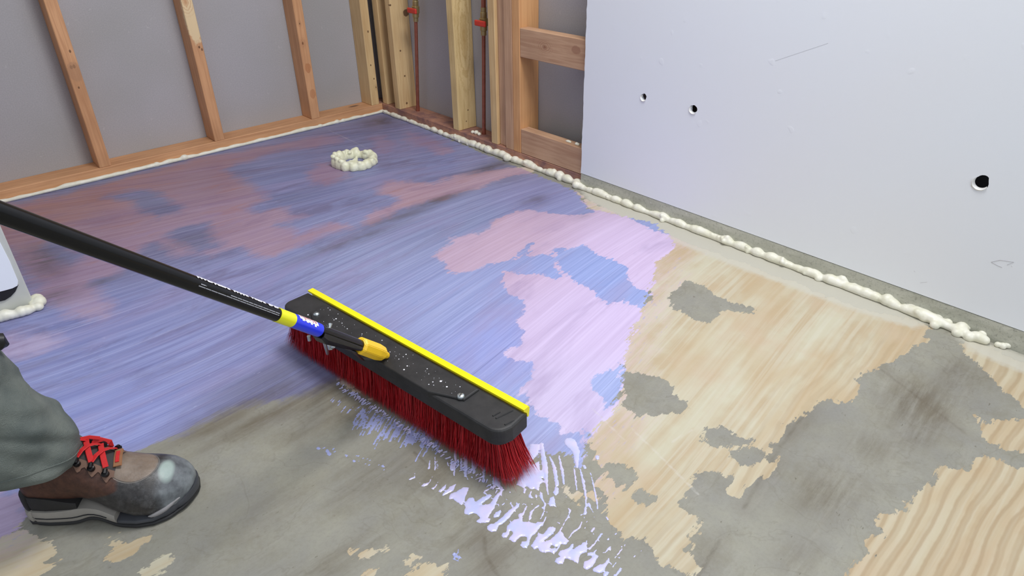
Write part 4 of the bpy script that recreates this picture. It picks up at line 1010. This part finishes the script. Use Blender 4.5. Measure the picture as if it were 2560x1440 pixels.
# boot
HEEL = Vector((-1.6655, -1.567, 0)); ang = math.radians(-34.2); BL, BWD, BTZ = .885, .962, 1.02; bu = Vector((math.cos(ang), math.sin(ang), 0)); bv = Vector((-math.sin(ang), math.cos(ang), 0))
BT = lambda x, y, z: HEEL+bu*x*BL+bv*y*BWD+Vector((0, 0, z*BTZ))
bo = bpy.data.objects.new('boot', None)
ST = [ # x, centre y, half width, bottom z, top z, squareness
 (.000, .000, .010, .040, .085, 2.0), (.004, .000, .022, .030, .105, 2.1), (.016, .000, .033, .026, .125, 2.2), (.040, .000, .038, .024, .135, 2.3), (.075, -.001, .040, .028, .138, 2.2),
 (.110, -.004, .041, .034, .128, 2.1), (.140, -.007, .044, .034, .114, 2.1), (.170, -.010, .049, .026, .099, 2.2), (.200, -.011, .053, .018, .087, 2.3), (.228, -.009, .053, .014, .079, 2.4),
 (.250, -.005, .048, .014, .071, 2.4), (.268, -.001, .038, .017, .060, 2.3), (.280, .002, .025, .022, .048, 2.1), (.286, .003, .010, .028, .038, 2.0)]
def interp(x):
    for a, b_ in zip(ST[:-1], ST[1:]):
        if a[0] <= x <= b_[0]:
            k = (x-a[0])/(b_[0]-a[0]); return [a[i]+(b_[i]-a[i])*k for i in range(6)]
    return list(ST[-1] if x > ST[-1][0] else ST[0])
def sect(x, t, grow=0.0):
    _, c_, hw, zb, zt, e = interp(x); zc = (zb+zt)/2; hh = (zt-zb)/2
    ct, s_ = math.cos(t), math.sin(t)
    if s_ < 0: e = e+2.6*sstep(.10, .17, x); grow = grow+.0022*sstep(.12, .2, x)
    y = math.copysign(abs(ct)**(2/e), ct)*(hw+grow); z = math.copysign(abs(s_)**(2/e), s_)*(hh+grow)
    if s_ > 0: y *= 1-.30*(s_**1.5)*sstep(.0, .05, x)   # narrower towards the top
    return BT(x, c_+y, zc+z)
xs_ = np.concatenate([[.0, .002, .006, .012], np.linspace(.02, .27, 40), [.275, .279, .283, .286]])
bm = bmesh.new(); N = 48; rows = []
for x in xs_: rows.append([bm.verts.new(sect(x, 2*math.pi*k/N)) for k in range(N)])
MI = []
for i, (a, b_) in enumerate(zip(rows[:-1], rows[1:])):
    for k in range(N): bm.faces.new((a[k], a[(k+1) % N], b_[(k+1) % N], b_[k]))
bm.faces.new(rows[0]); bm.faces.new(rows[-1])
# boot material driven by object-space position (panels of the upper)
q = NT('boot_upper'); pz = q.attr('bz'); pxx = q.attr('bx'); pyy = q.attr('by'); t = q.tex()
nz = q.noise(t, 90, 4, .7); n3 = q.noise(t, 22, 4, .7)
brown = q.mix(q.rng(nz, .3, .7), lin(58, 34, 26), lin(88, 56, 42))
vamp = q.mix(q.rng(n3, .35, .65), lin(98, 82, 70), lin(128, 112, 98))
toe = q.mix(q.rng(n3, .35, .7), lin(70, 72, 78), lin(140, 148, 152))
dark = q.mix(q.rng(nz, .3, .7), lin(32, 31, 33), lin(62, 60, 60))
C = q.math
# side: below a rising line it is dark rubberised leather
low = C('SUBTRACT', C('ADD', .048, C('MULTIPLY', C('SUBTRACT', pxx, .10), .30)), pz)
col = q.mix(q.rng(low, -.0015, .0015), brown, dark)
fcap = q.rng(pxx, .178, .186); col = q.mix(fcap, col, dark)
# rounded suede vamp panel on top of the toe
ev = C('ADD', C('POWER', C('DIVIDE', C('SUBTRACT', pxx, .196), .042), 2.0), C('POWER', C('DIVIDE', C('ADD', pyy, .008), .036), 2.0))
col = q.mix(C('MULTIPLY', q.rng(ev, 1.0, .93), C('GREATER_THAN', pz, .055)), col, vamp)
col = q.mix(C('MULTIPLY', q.rng(q.math('ABSOLUTE', C('SUBTRACT', ev, 1.03)), .05, .0), .7), col, lin(150, 142, 132))
tc = q.rng(C('ADD', pxx, C('MULTIPLY', n3, .02)), .245, .262); col = q.mix(C('MULTIPLY', tc, .85), col, toe)
sm_ = q.math('ADD', C('POWER', C('DIVIDE', C('SUBTRACT', pxx, .252), .014), 2.0), C('ADD', C('POWER', C('DIVIDE', C('ADD', pyy, .012), .026), 2.0), C('MULTIPLY', n3, .6)))
col = q.mix(C('MULTIPLY', q.rng(sm_, 1.2, .6), .75), col, lin(172, 190, 184))
dust = q.rng(q.noise(t, 40, 5, .8), .5, .75, 0, .35); col = q.mix(C('MULTIPLY', dust, q.rng(pxx, .12, .26)), col, lin(150, 152, 156))
q.bump(q.math('ADD', nz, C('MULTIPLY', q.rng(q.math('ABSOLUTE', C('SUBTRACT', ev, 1.03)), .06, 0), -2)), .4, .0012)
M_up = q.out(col, q.rng(pxx, .1, .26, .62, .42))
me = bpy.data.meshes.new('boot_upper'); bmesh.ops.recalc_face_normals(bm, faces=bm.faces); bm.to_mesh(me); bm.free(); me.materials.append(M_up)
vl = [Vector(v.co)-HEEL for v in me.vertices]
for nm, f_ in (('bx', lambda p: p.dot(bu)/BL), ('by', lambda p: p.dot(bv)/BWD), ('bz', lambda p: p.z/BTZ)):
    me.attributes.new(nm, 'FLOAT', 'POINT').data.foreach_set('value', [f_(p) for p in vl])
me.polygons.foreach_set('use_smooth', [True]*len(me.polygons))
boot = bpy.data.objects.new('boot', me); COL.objects.link(boot); finish(boot, person)
boot['label'] = 'scuffed brown and black work boot with red laces'
# sole: black outsole, pale midsole stripe at heel and arch, toe bumper
def sole_part(name, zf0, zf1, grow, mat, x0=-.004, x1=.2895, curve=None, n=48):
    bm = bmesh.new(); rows = []
    for i in range(n+1):
        x = x0+(x1-x0)*i/n; xx = min(max(x, .0008), .2855)
        _, c_, hw, zb, zt, e = interp(xx)
        endf = 1.0
        hw_ = hw+grow
        if x < .012: hw_ = max(.006, math.sqrt(max(0, 1-((.012-x)/.018)**2))*(.033+grow))
        if x > .262: hw_ = max(.006, math.sqrt(max(0, 1-((x-.262)/.0265)**2))*(.0385+grow))
        a, b_ = zf0(x), zf1(x)
        rows.append([bm.verts.new(BT(x, c_-hw_*.93, a)), bm.verts.new(BT(x, c_-hw_, a+(b_-a)*.3)), bm.verts.new(BT(x, c_-hw_, a+(b_-a)*.75)), bm.verts.new(BT(x, c_-hw_*.96, b_)),
                     bm.verts.new(BT(x, c_+hw_*.96, b_)), bm.verts.new(BT(x, c_+hw_, a+(b_-a)*.75)), bm.verts.new(BT(x, c_+hw_, a+(b_-a)*.3)), bm.verts.new(BT(x, c_+hw_*.93, a))])
    for a, b_ in zip(rows[:-1], rows[1:]):
        for k in range(8): bm.faces.new((a[k], a[(k+1) % 8], b_[(k+1) % 8], b_[k]))
    bm.faces.new(rows[0]); bm.faces.new(rows[-1])
    return bm_obj(name, bm, mat, boot, smooth=True)
arch = lambda x: .012*math.exp(-((x-.125)/.028)**2)+.004*sstep(.25, .29, x)+.003*sstep(.02, -.004, x)
M_out = simple('black_outsole', (34, 34, 36), .6, var=.3); M_mid = simple('pale_midsole', (150, 146, 140), .55, var=.12)
M_toe = simple('grey_toe_rubber', (62, 64, 70), .5, var=.35)
sole_part('outsole', lambda x: .0005+arch(x), lambda x: .0075+arch(x), .0045, M_out)
sole_part('midsole', lambda x: .0070+arch(x), lambda x: .030+.008*math.exp(-((x-.12)/.04)**2)-.013*sstep(.13, .20, x), .0050, M_mid, x1=.165)
sole_part('heel_counter', lambda x: .028, lambda x: .058-.012*sstep(.03, .10, x), .0018, M_out, x1=.10)
sole_part('toe_bumper', lambda x: .0070+arch(x), lambda x: .0150+.008*sstep(.225, .28, x), .0026, M_toe, x0=.150)
# midsole groove
bm = bmesh.new(); P = [sect(x, math.pi*1.5) for x in (0.1,)]
P = []
for x in np.linspace(.01, .15, 14):
    _, c_, hw, zb, zt, e = interp(x); P.append(BT(x, c_-hw-.0052, .018+arch(x)*.8))
bm_obj('midsole_groove', tube_bm(P, .0012, 6), M_out, boot, smooth=True)
# pale scuffed patch by the toe bumper comes from a thin welt
P = []
for x in np.linspace(.222, .272, 12):
    _, c_, hw, zb, zt, e = interp(x); hw_ = hw if x < .262 else math.sqrt(max(0, 1-((x-.262)/.0285)**2))*.0395
    P.append(BT(x, c_-hw_-.0004, .0195+.010*sstep(.225, .28, x)))
bm_obj('worn_patch', tube_bm(P, [.001, .0025, .0036, .0042, .0045, .0045, .0043, .004, .0036, .003, .002, .001], 8), simple('worn_grey_leather', (138, 136, 138), .6, var=.3), boot, smooth=True)
# eyestay (scalloped brown strip), tongue, hooks and laces
def surf(x, y, lift=0.0):
    """point on the top of the boot at x and sideways y (fraction of half width -1..1)"""
    best = None
    for k in range(0, 181, 2):
        t_ = math.radians(k); p = sect(x, t_, lift); yy = (p-HEEL).dot(bv)/BWD
        _, c_, hw, *r = interp(x); d = abs((yy-c_)/hw-y)
        if best is None or d < best[0]: best = (d, p)
    return best[1]
M_est = simple('tan_brown_leather', (112, 84, 70), .7, var=.2); M_ton = simple('charcoal_tongue', (58, 54, 54), .8, var=.15)
M_lace = simple('red_lace', (196, 28, 32), .7, var=.12, scale=300, bump=.5); M_hook = simple('black_hook', (24, 22, 24), .3, metal=.4)
def ribbon(pts, w_, mat, name, parent, th=.0011, nrm=None):
    bm = bmesh.new(); rows = []; pts = [Vector(p) for p in pts]
    for i, p in enumerate(pts):
        d = (pts[min(i+1, len(pts)-1)]-pts[max(i-1, 0)]).normalized(); n = (nrm or Vector((0, 0, 1))); s_ = d.cross(n).normalized()*w_/2; n2 = s_.cross(d).normalized()*th
        rows.append([bm.verts.new(p-s_), bm.verts.new(p-s_*.8+n2), bm.verts.new(p+s_*.8+n2), bm.verts.new(p+s_)])
    for a, b_ in zip(rows[:-1], rows[1:]):
        for k in range(4): bm.faces.new((a[k], a[(k+1) % 4], b_[(k+1) % 4], b_[k]))
    bm.faces.new(rows[0]); bm.faces.new(rows[-1])
    return bm_obj(name, bm, mat, parent, smooth=False)
# tongue
bm = bmesh.new(); rows = []
for x in np.linspace(.085, .178, 14):
    rows.append([bm.verts.new(surf(x, y, .0012)) for y in np.linspace(-.42, .42, 9)])
for a, b_ in zip(rows[:-1], rows[1:]):
    for k in range(8): bm.faces.new((a[k], a[k+1], b_[k+1], b_[k]))
bm_obj('tongue', bm, M_ton, boot, smooth=True)
LX = [.100, .122, .144, .166]
for sgn in (-1, 1):
    bm = bmesh.new(); rows = []
    for i in range(41):
        x = .088+(.178-.088)*i/40; ph = (x-.100)/.022; sc_ = .09*math.cos(2*math.pi*ph)
        rows.append([bm.verts.new(surf(x, sgn*y, .0022)) for y in np.linspace(.42, .70+sc_, 5)])
    for a, b_ in zip(rows[:-1], rows[1:]):
        for k in range(4): bm.faces.new((a[k], a[k+1], b_[k+1], b_[k]))
    bm_obj('eyestay', bm, M_est, boot, smooth=True)
    for x in LX:
        p = surf(x, sgn*.60, .004); n = (p-BT(x, -.004, .05)).normalized(); p2 = surf(x, sgn*.44, .004)
        tt = (p2-p).normalized()
        bm = bmesh.new(); tube_bm([p-n*.002, p+n*.0035, p+n*.0045], [.0052, .0052, .0030], 12, bm); tube_bm([p+n*.003, p+tt*.007+n*.003], [.0042, .0034], 8, bm)
        bm_obj('lace_hook', bm, M_hook, boot, smooth=False)
for i, x in enumerate(LX):
    nx_ = LX[i-1] if i else x-.016
    for sgn in (-1, 1):
        a = surf(x, sgn*.46, .007); b_ = surf(nx_, -sgn*.46, .007); mid = surf((x+nx_)/2, 0, .0095+.001*sgn)
        ribbon([a, a.lerp(mid, .5)+Vector((0, 0, .002)), mid, b_.lerp(mid, .5)+Vector((0, 0, .002)), b_], .0085, M_lace, 'lace', boot)
# bow loops at the ankle
def pw(x, y, Y=-1.618): return Vector(ony(x, y, Y))
for pts, wd_ in (([(200, 1098), (225, 1096), (250, 1097)], .006), ([(205, 1108), (228, 1110), (252, 1101), (274, 1103), (277, 1111), (268, 1121), (246, 1124), (222, 1122), (208, 1116)], .0085), ([(228, 1108), (250, 1112), (268, 1113)], .006), ([(262, 1122), (268, 1132), (262, 1142)], .007)):
    ribbon([pw(x, y)+Vector((0, .004*math.sin(i*1.3), 0)) for i, (x, y) in enumerate(pts)], wd_, M_lace, 'lace', boot, nrm=Vector((0, -1, .5)).normalized())
# leather lace keeper with red insert
a = surf(.181, -.30, .004); b_ = surf(.172, .42, .006)
ribbon([a, a.lerp(b_, .5)+Vector((0, 0, .002)), b_], .013, simple('leather_tag', (142, 98, 66), .6), 'lace_keeper', boot, th=.002)
ribbon([a.lerp(b_, .18)+Vector((0, 0, .0032)), a.lerp(b_, .5)+Vector((0, 0, .0045)), a.lerp(b_, .82)+Vector((0, 0, .0032))], .006, M_lace, 'keeper_insert', boot, th=.001)
